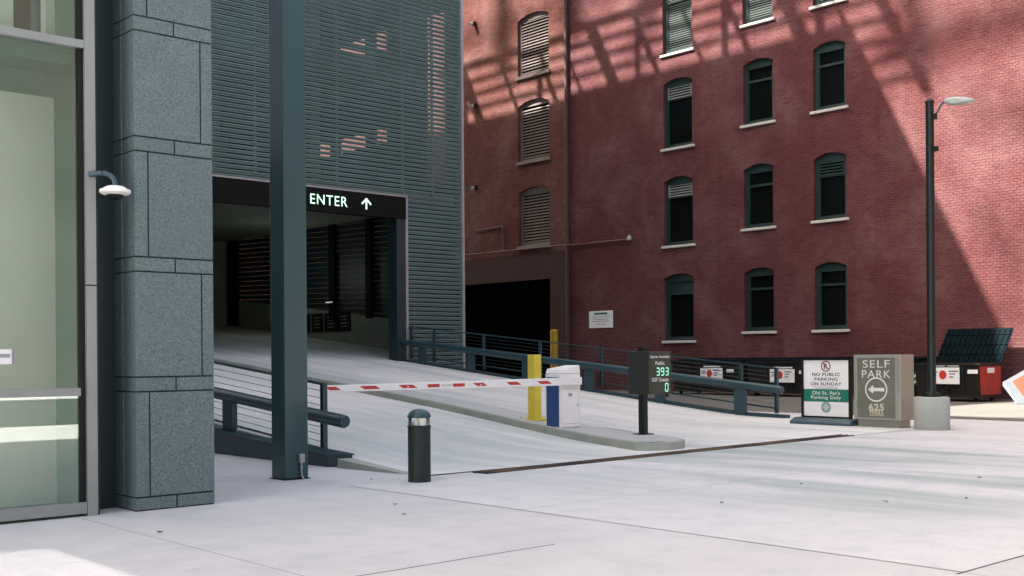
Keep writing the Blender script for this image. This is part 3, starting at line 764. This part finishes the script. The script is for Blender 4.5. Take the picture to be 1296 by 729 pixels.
# ------------------------------------------------------------------ railings
def railing(name, label, X, y0, y1, zb0, slope, side, beam, tubeposts, panelposts, ztube, ztop, zbot, XT, XP):
    t = thing(name, (X, y0, 0), label, 'railing')
    MB_ = MB(); 
    beam(MB_).build('base_beam', 'teal_rail', t)
    a = Vector((XT, y0, ztube(y0))); b = Vector((XT, y1, ztube(y1)))
    tb = MB().tube(a, b, .10, seg=24)
    d = (a - b).normalized()
    tb.tube(a, a + d * .03, .10, .085, 24); tb.build('guard_tube', 'teal_rail', t, True)
    for y in tubeposts: MB().box(XT - .05, XT + .05, y - .17, y + .17, H(XT, y) + .0 if side > 0 else .05, ztube(y) - .06).build('post', 'teal_rail', t)
    for y in panelposts:
        p = MB(); 
        for dy in (-.03, .03): p.box(XP - .04, XP + .04, y + dy - .012, y + dy + .012, zbot(y) - .12, ztop(y) + .02)
        p.box(XP - .02, XP + .02, y - .018, y + .018, zbot(y) - .12, ztop(y))
        p.build('panel_post', 'teal_rail', t)
    pr = MB(); ya, yb = panelposts[0], y1
    pr.bar((XP, ya, ztop(ya)), (XP, yb, ztop(yb)), .06, .035); pr.build('top_rail', 'teal_rail', t)
    MB().bar((XP, ya, zbot(ya)), (XP, yb, zbot(yb)), .04, .04).build('bottom_rail', 'teal_rail', t)
    cb = MB(); N = 9
    for i in range(1, N):
        k = i / N
        za = zbot(ya) + (ztop(ya) - zbot(ya)) * k; zb = zbot(yb) + (ztop(yb) - zbot(yb)) * k
        cb.tube((XP, ya, za), (XP, yb, zb), .006, seg=6, cap=False)
    cb.build('infill_cables', 'cable', t)
    return t
def beamL(m):
    y0, y1 = 14.0, 26.0
    m.hexa([(9.16, y0 + .2, 0), (9.46, y0 + .0, 0), (9.46, y1, 0), (9.16, y1, 0), (9.16, y0 + .2, .17), (9.46, y0 + .0, .17), (9.46, y1, .17 + .052 * (y1 - y0)), (9.16, y1, .17 + .052 * (y1 - y0))])
    m.hexa([(9.14, y0 + .19, .17), (9.48, y0 - .02, .17), (9.48, y1, .17 + .052 * (y1 - y0)), (9.14, y1, .17 + .052 * (y1 - y0)), (9.14, y0 + .19, .19), (9.48, y0 - .02, .19), (9.48, y1, .19 + .052 * (y1 - y0)), (9.14, y1, .19 + .052 * (y1 - y0))])
    return m
railing('guard_railing', 'short teal guard railing with a fat tube, behind the steel column', 9.3, 14.12, 26, 0, .09, -1, beamL,
        [15.6, 17.6, 20, 22.5, 25], [14.98, 18.75, 21.5, 24, 25.8], lambda y: .66 + .088 * (y - 14.1), lambda y: 1.20 + .097 * (y - 15), lambda y: .19 + .09 * (y - 15), 9.4, 9.6)
# make sure the panel starts at its post
def beamR(m):
    ys_ = [16.45 + i * (32.3 - 16.45) / 12 for i in range(13)]
    for a, b in zip(ys_, ys_[1:]):
        za, zb = H(24.05, a), H(24.05, b)
        m.hexa([(24.0, a, za - .05), (24.22, a, za - .05), (24.22, b, zb - .05), (24.0, b, zb - .05), (24.0, a, za + .085), (24.22, a, za + .085), (24.22, b, zb + .085), (24.0, b, zb + .085)])
    bmesh.ops.remove_doubles(m.bm, verts=m.bm.verts, dist=1e-4)
    return m
railing('guard_railing', 'long teal guard railing with a fat tube on the right of the ramp', 24.1, 16.55, 32.3, 0, .09, 1, beamR,
        [17.8, 20.5, 23.2, 25.9, 28.6, 31.2], [16.9, 18.0, 20.5, 23.0, 25.6, 28.3, 30.9, 32.2], lambda y: .715 + .0905 * (y - 16.5), lambda y: 1.22 + .094 * (y - 16.5), lambda y: .20 + .094 * (y - 16.5), 24.0, 24.3)

# ------------------------------------------------------------------ small street objects
bl = thing('bollard_light', (8.9, 11.65, 0), 'short dark round bollard light with a domed cap on the pavement before the ramp', 'bollard')
MB().lathe((8.9, 11.65, 0), [(0.1381, 0), (0.1462, .004), (0.1462, .70), (0.1533, .705), (0.1533, .722), (0.1404, .73)], 40).build('body', 'bollard', bl, True)
MB().lathe((8.9, 11.65, .73), [(0.1381, 0), (0.1381, .10)], 40, False).build('lens', 'clear', bl, True)
MB().lathe((8.9, 11.65, .73), [(0.1170, .002), (0.0526, .07), (0.0351, .10)], 24).build('reflector', 'whitevinyl', bl, True)
rods = MB()
for k in range(4): a = math.pi / 4 + k * math.pi / 2; rods.tube((8.9 + .123 * math.cos(a), 11.65 + .123 * math.sin(a), .73), (8.9 + .123 * math.cos(a), 11.65 + .123 * math.sin(a), .84), .004, seg=6)
rods.build('lens_rods', 'trim', bl)
MB().lathe((8.9, 11.65, .83), [(0.1381, -.006), (0.1544, 0), (0.1521, .022), (0.1346, .055), (0.0994, .085), (0.0526, .103), (0.0023, .108)], 40).build('cap', 'teal_rail', bl, True)

def yplate(x, y): return H(x, y) + .155
bp = thing('bollard', (15.8, 16.8, yplate(15.8, 16.8)), 'bright yellow square bollard on a plate, behind the barrier cabinet', 'bollard', 'yellow bollards')
z0 = yplate(15.8, 16.8)
MB().box(15.69, 15.89, 16.71, 16.91, z0 + .02, 1.64).bevel(.012, 2).build('post', 'yellow', bp)
MB().box(15.50, 16.08, 16.52, 17.08, z0 - .02, z0 + .02).bevel(.005, 1).build('base_plate', 'yellow', bp)
bt = MB()
for dx in (-.2, .2):
    for dy in (-.2, .2): bt.tube((15.79 + dx, 16.8 + dy, z0 + .02), (15.79 + dx, 16.8 + dy, z0 + .05), .018, seg=6)
bt.build('bolts', 'yellow', bp)
b3 = thing('bollard', (37.9, 39.3, 0), 'amber yellow steel post at the corner of the dark loading door', 'bollard', 'yellow bollards')
MB().tube((37.9, 38.95, 0), (37.9, 38.95, 2.83), .19, seg=20).build('pipe', 'yellow2', b3, True)
MB().lathe((37.9, 38.95, 2.83), [(.19, 0), (.15, .04), (.02, .06)], 20).build('cap', 'yellow2', b3, True)

# barrier gate
bg = thing('barrier_gate', (15.5, 15.7, .22), 'white and blue parking barrier with a lowered red striped arm across the ramp', 'barrier gate')
z0 = .20
MB().box(15.25, 15.76, 15.53, 15.88, z0, z0 + .03).build('plinth', 'basegrey', bg)
cab = MB().box(15.23, 15.78, 15.50, 15.91, z0 + .03, 1.26); cab.bevel(.015, 2); cab.build('cabinet', 'white', bg)
MB().box(15.222, 15.228, 15.535, 15.875, z0 + .05, 1.20).build('side_panel', 'blue', bg)
hd_ = MB().hexa([(15.225, 15.495, 1.263), (15.785, 15.495, 1.263), (15.785, 15.915, 1.263), (15.225, 15.915, 1.263), (15.26, 15.51, 1.36), (15.775, 15.51, 1.43), (15.775, 15.90, 1.43), (15.26, 15.90, 1.36)]); hd_.bevel(.02, 3); hd_.build('hood', 'white', bg)
dt = MB(); 
for x0_, x1_, z0_, z1_ in ((15.27, 15.74, .30, .306), (15.27, 15.274, .30, .98), (15.736, 15.74, .30, .98), (15.27, 15.74, .974, .98)): dt.box(x0_, x1_, 15.4985, 15.501, z0_, z1_)
dt.build('door_seam', 'greyink', bg)
disc(MB(), '-y', (15.70, 15.498, .66), .014, .006).build('lock', 'black', bg)
plate(MB(), '-y', (15.50, 15.498, .86), .10, .06, .003).build('rating_plate', 'trim', bg)
YA = 15.43
arm = MB().hexa([(9.92, YA - .018, 1.055), (15.74, YA - .018, 1.045), (15.74, YA + .018, 1.045), (9.92, YA + .018, 1.055), (9.92, YA - .018, 1.165), (15.74, YA - .018, 1.195), (15.74, YA + .018, 1.195), (9.92, YA + .018, 1.165)])
arm.bevel(.008, 2); arm = arm.build('arm', 'white', bg)
MB().tube((15.62, YA + .02, 1.12), (15.62, 15.52, 1.12), .07, seg=20).build('arm_pivot', 'white', bg, True)
def armx(px): return 9.93 + (px - 413) / (734 - 413) * 5.80 if False else None
# stripe positions measured along the arm
from math import tan
def x_on_arm(px):
    u = (px - 648) / 1437.5
    # (F + u R) ratio
    dx = Fv.x + u * Rv.x; dy = Fv.y + u * Rv.y
    return dx / dy * (YA - .018)
STR = [(414, 428), (458, 478), (507, 525), (541, 556), (573, 588), (601, 614), (643, 657), (682, 696)]
for i, (a, b) in enumerate(STR):
    xa, xb = x_on_arm(a), x_on_arm(b); zc = 1.112; hh = .028; s_ = .05 if i not in (3, 4) else 0
    m_ = MB().prism([(xa - s_, YA - .0205, zc + hh), (xb - s_, YA - .0205, zc + hh), (xb + s_, YA - .0205, zc - hh), (xa + s_, YA - .0205, zc - hh)], (0, .0022, 0))
    m_.build('stripe', 'red', arm)
xa, xb = x_on_arm(559), x_on_arm(571)
text('STOP', 'lettering', 'greyink', arm, ((xa + xb) / 2, YA - .0195, 1.112), xb - xa, .035, '-y', .01, .002)
for px in (516, 608): disc(MB(), '-y', (x_on_arm(px), YA - .021, 1.105), .014).build('sticker', 'whitevinyl', arm)

# spaces display
dsp = thing('display_sign', (15.55, 13.75, .16), 'dark olive sign with green digits counting free parking spaces, at the island tip', 'sign')
zi = H(15.5, 13.7) + .155
MB().box(15.62, 15.74, 13.74, 13.86, zi, 1.75).build('pole', 'pole', dsp)
MB().box(15.53, 15.83, 13.68, 13.92, zi - .01, zi + .015).build('base_plate', 'black', dsp)
cas = MB().box(15.53, 16.15, 13.535, 14.02, .90, 1.68); cas.bevel(.01, 2); cas = cas.build('casing', 'displayside', dsp)
MB().box(15.535, 16.145, 13.528, 13.534, .905, 1.675).build('front_panel', 'displaybox', cas)
fy = 13.5265; cx = 15.84
text('Spaces Available', 'lettering', 'letterwhite', cas, (cx, fy, 1.575), .52, .062, '-y', .02, .002)
text('Public', 'lettering', 'letterwhite', cas, (cx, fy, 1.465), .25, .07, '-y', .02, .002)
text('OSP Guests', 'lettering', 'letterwhite', cas, (cx, fy, 1.165), .46, .075, '-y', .02, .002)
SEG = {'3': 'abgcd', '9': 'abcfgd', '0': 'abcdef'}
def digit(ch, x, z, w, h, t):
    m_ = MB(); S = SEG[ch]
    P = {'a': (0, h / 2, w, t), 'g': (0, 0, w, t), 'd': (0, -h / 2, w, t), 'b': (w / 2, h / 4, t, h / 2 - t * .6), 'c': (w / 2, -h / 4, t, h / 2 - t * .6), 'f': (-w / 2, h / 4, t, h / 2 - t * .6), 'e': (-w / 2, -h / 4, t, h / 2 - t * .6)}
    for s in S: a, b, ww, hh = P[s]; plate(m_, '-y', (x + a, fy, z + b), ww if ww == t else ww - t * .6, hh, .002)
    m_.build('digit', 'greenglow', cas)
for i, ch in enumerate('393'): digit(ch, cx - .06 + i * .125, 1.31, .075, .13, .019)
digit('0', cx + .18, 1.02, .075, .14, .019)

# yellowed drain across the drive
dg = thing('drain_grate', (15, 12.05, 0), 'long rusty trench drain grate crossing the drive before the ramp', 'drain')
def dy_(x): return 11.72 + (x - 10.1) * .033
tq = MB(); tq.hexa([(10.1, dy_(10.1), .002), (19.9, dy_(19.9), .002), (19.9, dy_(19.9) + .3, .002), (10.1, dy_(10.1) + .3, .002), (10.1, dy_(10.1), .008), (19.9, dy_(19.9), .008), (19.9, dy_(19.9) + .3, .008), (10.1, dy_(10.1) + .3, .008)]); tq.build('trough', 'black', dg)
gr = MB(); x = 10.14
while x < 19.85: gr.box(x, x + .035, dy_(x) + .03, dy_(x) + .27, .009, .014); x += .07
for o in (0, .14, .27): gr.hexa([(10.1, dy_(10.1) + o, .009), (19.9, dy_(19.9) + o, .009), (19.9, dy_(19.9) + o + .03, .009), (10.1, dy_(10.1) + o + .03, .009), (10.1, dy_(10.1) + o, .017), (19.9, dy_(19.9) + o, .017), (19.9, dy_(19.9) + o + .03, .017), (10.1, dy_(10.1) + o + .03, .017)])
gr.build('grating', 'grate', dg)

# freestanding white parking notice
sw = thing('sign_stand', (22.6, 14.38, 0), 'white and green no parking board in a black frame on a slate base', 'sign')
bs = MB(); prof = [(22.30, .0), (22.95, .0), (22.93, .09), (22.72, .155), (22.52, .155), (22.33, .09)]
bs.prism([(x, 13.60, z) for x, z in prof], (0, 1.58, 0)); bs.bevel(.03, 3); bs.build('base', 'basegrey', sw, True)
fm = MB(); fm.box(22.58, 22.66, 13.74, 13.80, .19, 1.47); fm.box(22.58, 22.66, 14.97, 15.03, .19, 1.47); fm.box(22.58, 22.66, 13.74, 15.03, 1.47, 1.50); fm.box(22.58, 22.66, 13.74, 15.03, .16, .19)
for y in (14.0, 14.75): fm.box(22.59, 22.65, y - .03, y + .03, .12, .17)
fm.build('frame', 'black', sw)
brd = MB().box(22.60, 22.64, 13.80, 14.97, .20, 1.465).build('board', 'whitevinyl', sw)
bx = 22.598; cy = 14.385
plate(MB(), '-x', (bx, cy, .665), 1.165, .285, .003).build('green_band', 'green', brd)
ring(MB(), '-x', (bx, cy, 1.33), .10, .125).build('ring', 'maroon', brd)
text('R', 'ring_letter', 'ink', brd, (bx, cy, 1.33), .10, .13, '-x', .02, .003)
plate(MB(), '-x', (bx - .004, cy, 1.33), .19, .02, .003, math.radians(-45)).build('ring_bar', 'maroon', brd)
text('NO PUBLIC', 'lettering', 'ink', brd, (bx, cy, 1.145), .72, .075, '-x', .018, .003)
text('PARKING', 'lettering', 'ink', brd, (bx, cy, 1.035), .60, .075, '-x', .018, .003)
text('ON SUNDAY', 'lettering', 'ink', brd, (bx, cy, .93), .80, .075, '-x', .018, .003)
for z in (.86, .825): plate(MB(), '-x', (bx, cy, z), .62, .012, .002).build('small_print', 'greyink', brd)
text("Old St. Pat's", 'lettering', 'letterwhite', brd, (bx - .003, cy, .725), .72, .085, '-x', .02, .003)
text('Parking Only', 'lettering', 'letterwhite', brd, (bx - .003, cy, .61), .78, .095, '-x', .02, .003)
ds = MB(); disc(ds, '-x', (bx, cy, .40), .125); ds.build('emblem', 'paleteal', brd)
em = MB(); 
for a in (0, math.pi / 2): plate(em, '-x', (bx - .004, cy, .40), .17, .02, .002, a)
ring(em, '-x', (bx - .0045, cy, .40), .045, .06, .002); em.build('emblem_cross', 'letterwhite', brd)

# self park pylon
sp = thing('sign_pylon', (22.6, 13.0, 0), 'metal SELF PARK pylon sign with an arrow in a circle', 'sign')
MB().box(22.42, 22.84, 12.46, 13.46, 0, .17).build('plinth', 'stainless', sp)
cs = MB().box(22.36, 22.92, 12.41, 13.535, .17, 1.585).bevel(.012, 2).build('casing', 'pylonmetal', sp)
MB().box(22.352, 22.358, 12.53, 13.44, .21, 1.52).build('face_panel', 'selfpanel', cs)
fb = MB(); fb.box(22.345, 22.36, 13.44, 13.47, .19, 1.54); fb.box(22.345, 22.36, 12.50, 12.53, .19, 1.54); fb.box(22.345, 22.36, 12.53, 13.44, 1.52, 1.54); fb.box(22.345, 22.36, 12.53, 13.44, .19, .21); fb.build('face_border', 'trim', cs)
fx = 22.351; cy = 12.985
text('SELF', 'lettering', 'letterwhite', cs, (fx, cy, 1.385), .64, .165, '-x', .0, .003)
text('PARK', 'lettering', 'letterwhite', cs, (fx, cy, 1.165), .68, .165, '-x', .0, .003)
ring(MB(), '-x', (fx, cy, .83), .235, .265).build('arrow_ring', 'letterwhite', cs)
aw = MB(); plate(aw, '-x', on('-x', (fx, cy, .83), .05, 0), .28, .075)
aw.prism([on('-x', (fx, cy, .83), -.19, 0), on('-x', (fx, cy, .83), -.075, .09), on('-x', (fx, cy, .83), -.055, 0), on('-x', (fx, cy, .83), -.075, -.09)], FACE['-x'] @ Vector((0, 0, .006)))
aw.build('arrow', 'letterwhite', cs)
text('625', 'lettering', 'logo', cs, (fx, cy, .45), .36, .15, '-x', .03, .003)
text('WEST', 'lettering', 'logo', cs, (fx - .003, cy, .355), .36, .10, '-x', .03, .003)
text('ADAMS', 'lettering', 'logo', cs, (fx, cy, .28), .34, .045, '-x', .02, .003)

# street lamp on concrete pedestal
lp = thing('street_lamp', (22.62, 11.85, 0), 'tall dark street lamp on a round concrete pedestal', 'street lamp')
MB().lathe((22.62, 11.85, 0), [(.355, 0), (.36, .01), (.36, .66), (.345, .685), (.32, .69)], 48).build('pedestal', 'pedestal', lp, True)
MB().box(22.47, 22.77, 11.70, 12.0, .69, .715).build('base_plate', 'pole', lp)
nt = MB()
for dx in (-.12, .12):
    for dy in (-.12, .12): nt.tube((22.62 + dx, 11.85 + dy, .715), (22.62 + dx, 11.85 + dy, .78), .022, seg=6)
nt.build('anchor_nuts', 'black', lp)
MB().lathe((22.62, 11.85, .715), [(.16, 0), (.15, .05), (.10, .07), (.088, .10), (.085, 6.16), (.096, 6.165), (.096, 6.21), (.05, 6.25)], 32).build('pole', 'pole', lp, True)
am = MB(); sq = [Vector((22.62, 11.77, 6.62)), Vector((22.62, 11.68, 6.66)), Vector((22.62, 11.60, 6.80)), Vector((22.62, 11.50, 6.885)), Vector((22.62, 11.40, 6.875))]
for a, b in zip(sq, sq[1:]): am.tube(a, b, .022, seg=10)
am.build('arm', 'basegrey', lp, True)
sn = MB().box(22.58, 22.66, 11.70, 11.77, 6.53, 6.63); sn.build('bracket', 'black', lp); MB().box(22.57, 22.67, 11.68, 11.765, 5.85, 5.95).build('photocell', 'black', lp)
hdp = MB(); secs = [(11.50, .05, 6.82, 6.91), (11.42, .10, 6.77, 6.925), (11.25, .15, 6.745, 6.91), (11.05, .14, 6.75, 6.87), (10.92, .08, 6.765, 6.82), (10.88, .03, 6.775, 6.80)]
rg = []
for y, w, zl, zh in secs:
    pts = [(-w, zl + .02), (-w * .8, zl), (w * .8, zl), (w, zl + .02), (w, zh - .05 if zh - .05 > zl + .02 else zl + .025), (w * .6, zh - .01), (0, zh), (-w * .6, zh - .01), (-w, zh - .05 if zh - .05 > zl + .02 else zl + .025)]
    rg.append([hdp.bm.verts.new((22.62 + a, y, b)) for a, b in pts])
for A, B in zip(rg, rg[1:]):
    for i in range(len(A)): hdp.bm.faces.new((A[i], A[(i + 1) % len(A)], B[(i + 1) % len(A)], B[i]))
hdp.bm.faces.new(rg[0]); hdp.bm.faces.new(rg[-1][::-1])
hdp.build('lamp_head', 'lampgrey', lp, True)

# dumpsters
def dumpster(y0, y1, x0=36.5, zt=1.3, endmat=None, open_lid=False, label='', sign=True, depth=1.6, gap=0):
    t = thing('dumpster', (x0 + .8, (y0 + y1) / 2, 0), label, 'dumpster', 'dumpsters lined up along the brick wall')
    b = MB()
    x1 = x0 + depth
    b.hexa([(x0 + .12, y0, .16), (x1, y0, .16), (x1, y1, .16), (x0 + .12, y1, .16), (x0, y0, zt), (x1, y0, zt), (x1, y1, zt), (x0, y1, zt)])
    body = b.build('body', 'dump', t)
    rb = MB()
    rb.box(x0 - .05, x1 + .03, y0 - .04, y1 + .04, zt - .01, zt + .06)
    for k in range(1, 4):
        y = y0 + (y1 - y0) * k / 4; rb.hexa([(x0 + .07, y - .04, .2), (x0 + .2, y - .04, .2), (x0 + .2, y + .04, .2), (x0 + .07, y + .04, .2), (x0 - .035, y - .04, zt - .02), (x0 + .1, y - .04, zt - .02), (x0 + .1, y + .04, zt - .02), (x0 - .035, y + .04, zt - .02)])
    rb.box(x0 + .06, x1 + .02, y0 - .02, y1 + .02, .14, .22)
    rb.build('rim_and_ribs', 'dump', t)
    for y in (y0 + .25, y1 - .25):
        for x in (x0 + .25, x1 - .2):
            MB().tube((x, y - .035, .09), (x, y + .035, .09), .088, seg=16).build('wheel', 'rubber', t, True)
    if endmat:
        MB().prism([(x0 + .1, y0 - .006, .24), (x1 - .06, y0 - .006, .24), (x1 - .06, y0 - .006, zt - .05), (x0 + .02, y0 - .006, zt - .05)], (0, .004, 0)).build('painted_end', endmat, t)
        MB().box(x0 + .55, x0 + 1.05, y0 - .014, y0 - .008, .95, 1.12).build('end_label', 'whitevinyl', t)
    if open_lid:
        ld = MB(); a = Vector((x1, 0, zt + .06)); bq_ = Vector((x1 + .95, 0, zt + 1.22))
        d = bq_ - a; nrm = Vector((-d.z, 0, d.x)).normalized()
        def q(y, k, o): p = a + d * k + nrm * o; return (p.x, y, p.z)
        ya, yb = y0 - .0, y1 + .1
        ld.hexa([q(ya, 0, 0), q(yb, 0, 0), q(yb, 1, 0), q(ya, 1, 0), q(ya, 0, .03), q(yb, 0, .03), q(yb, 1, .03), q(ya, 1, .03)])
        nb_ = 13
        for i in range(nb_):
            y = ya + .05 + (yb - ya - .14) * i / (nb_ - 1); ld.hexa([q(y, .03, .03), q(y + .07, .03, .03), q(y + .07, .97, .03), q(y, .97, .03), q(y + .01, .05, .06), q(y + .06, .05, .06), q(y + .06, .95, .06), q(y + .01, .95, .06)])
        for k in (.22, .5, .8): ld.hexa([q(ya, k, .03), q(yb, k, .03), q(yb, k + .03, .03), q(ya, k + .03, .03), q(ya, k, .065), q(yb, k, .065), q(yb, k + .03, .065), q(ya, k + .03, .065)])
        ld.build('open_lid', 'lid', t)
    else:
        ld = MB()
        ym = (y0 + y1) / 2
        for a, b_ in ((y0 - .02, ym - .02), (ym + .02, y1 + .02)):
            ld.hexa([(x0 - .06, a, zt + .06), (x1, a, zt + .06), (x1, b_, zt + .06), (x0 - .06, b_, zt + .06), (x0 - .04, a, zt + .10), (x1, a, zt + .2), (x1, b_, zt + .2), (x0 - .04, b_, zt + .10)])
        ld.build('lid', 'lid', t)
    return t
def dsign(yc, zc, label, x=36.46, w=1.1, h=.5, rot=0):
    t = thing('placard', (x, yc, zc), label, 'sign', 'white placards with a red spot on the dumpsters')
    plate(MB(), '-x', (x + .0, yc, zc), w, h, .012, rot).build('board', 'whitevinyl', t)
    c = (x - .013, yc, zc)
    disc(MB(), '-x', on('-x', c, -.1, .03), .15, .003, sx=.85).build('red_spot', 'red', t)
    ln = MB()
    for a, b, w_ in ((.27, .15, .32), (.23, .06, .2), (-.38, .12, .2), (-.4, .03, .16), (.2, -.04, .16)): plate(ln, '-x', on('-x', c, a, b), w_, .035, .003)
    ln.build('print_lines', 'ink', t)
    plate(MB(), '-x', (x, yc - .03, zc + h / 2 + .06), .85, .05, .01).build('strip', 'whitevinyl', t)
    plate(MB(), '-x', (x, yc - .92, zc + .14), .34, .13, .01).build('small_label', 'whitevinyl', t)
dumpster(27.0, 30.5, label='dark brown dumpster with a closed lid farthest left in the row, behind the ramp railing')
dumpster(23.2, 26.75, label='dark brown dumpster with a closed lid, behind the lower end of the ramp railing')
dumpster(19.75, 22.95, label='dark dumpster behind the white notice board, with a green and white decal')
dumpster(17.22, 19.45, x0=36.0, zt=1.22, endmat='wornred', open_lid=True, label='dumpster with its ribbed lid thrown open and a worn red end')
dsign(28.45, .84, 'white placard with a red spot on the dumpster farthest left')
dsign(25.1, .80, 'white placard with a red spot, seen past the foot of the ramp railing')
dsign(18.35, .86, 'white placard with a red spot on the dumpster with the open lid', x=35.98, w=.95, h=.55)
gd = thing('decal', (36.45, 19.62, .75), 'small green and white square decal between the pylon sign and the lamp pole', 'sign')
plate(MB(), '-x', (36.46, 19.6, .75), .5, .42, .01).build('panel', 'green', gd)
gg = MB()
for a, b in ((-.12, .08), (.1, .1), (0, -.02), (-.1, -.12), (.12, -.1)): plate(gg, '-x', on('-x', (36.449, 19.6, .75), a, b), .11, .06, .003, .5)
gg.build('print', 'letterwhite', gd)

# leaning road-work panel at the right edge
rw = thing('roadwork_sign', (35.4, 15.7, 0), 'pale leaning road work panel with an orange square, at the right edge by the dumpsters', 'sign')
c = Vector((35.5, 15.30, .66)); Rm = Matrix.Rotation(math.radians(12), 3, 'Y')
def P_(a, b, d): return c + Rm @ (FACE['-x'] @ Vector((a, b, d)))
def poly(pts, d0, d1):
    m_ = MB(); m_.prism([P_(a, b, d0) for a, b in pts], (P_(0, 0, d1) - P_(0, 0, d0))); return m_
poly([(-.90, .02), (.06, .60), (.95, .30), (.60, -.70), (-.42, -.66), (-.90, -.10)], 0, .05).build('panel', 'palesheet', rw)
poly([(-.60, .04), (-.02, .40), (.62, .2), (.4, -.40), (-.22, -.42)], .051, .056).build('orange_square', 'orange', rw)
poly([(-.90, .0), (-.86, .0), (-.40, -.63), (-.44, -.64)], .051, .056).build('edge_line', 'greyink', rw)
MB().bar(P_(.1, .3, -.02), (36.2, 15.2, .02), .04, .04).build('prop', 'black', rw)

# fallen leaves and grit
LV = [(12.07, 5.93), (12.0, 8.0), (14.2, 6.8), (9.9, 7.6), (4.6, 9.95), (7.3, 10.0), (6.9, 9.3), (17.6, 6.7), (16.9, 5.7), (8.6, 12.3), (11.2, 6.4), (14.6, 12.1)]
for i, (x, y) in enumerate(LV):
    m_ = MB(); a = random.random() * 6.28; s = random.uniform(.022, .04)
    pts = [(x + s * math.cos(a + t) * (1 if k % 2 else .55), y + s * math.sin(a + t) * (1 if k % 2 else .55), .005 + .012 * random.random()) for k, t in enumerate([j * 6.283 / 7 for j in range(7)])]
    m_.prism(pts, (0, 0, .004))
    tag(m_.build('fallen_leaf', 'leaf'), 'tiny dark dry leaf lying on the pale concrete', 'leaf', 'dry leaves scattered on the concrete')
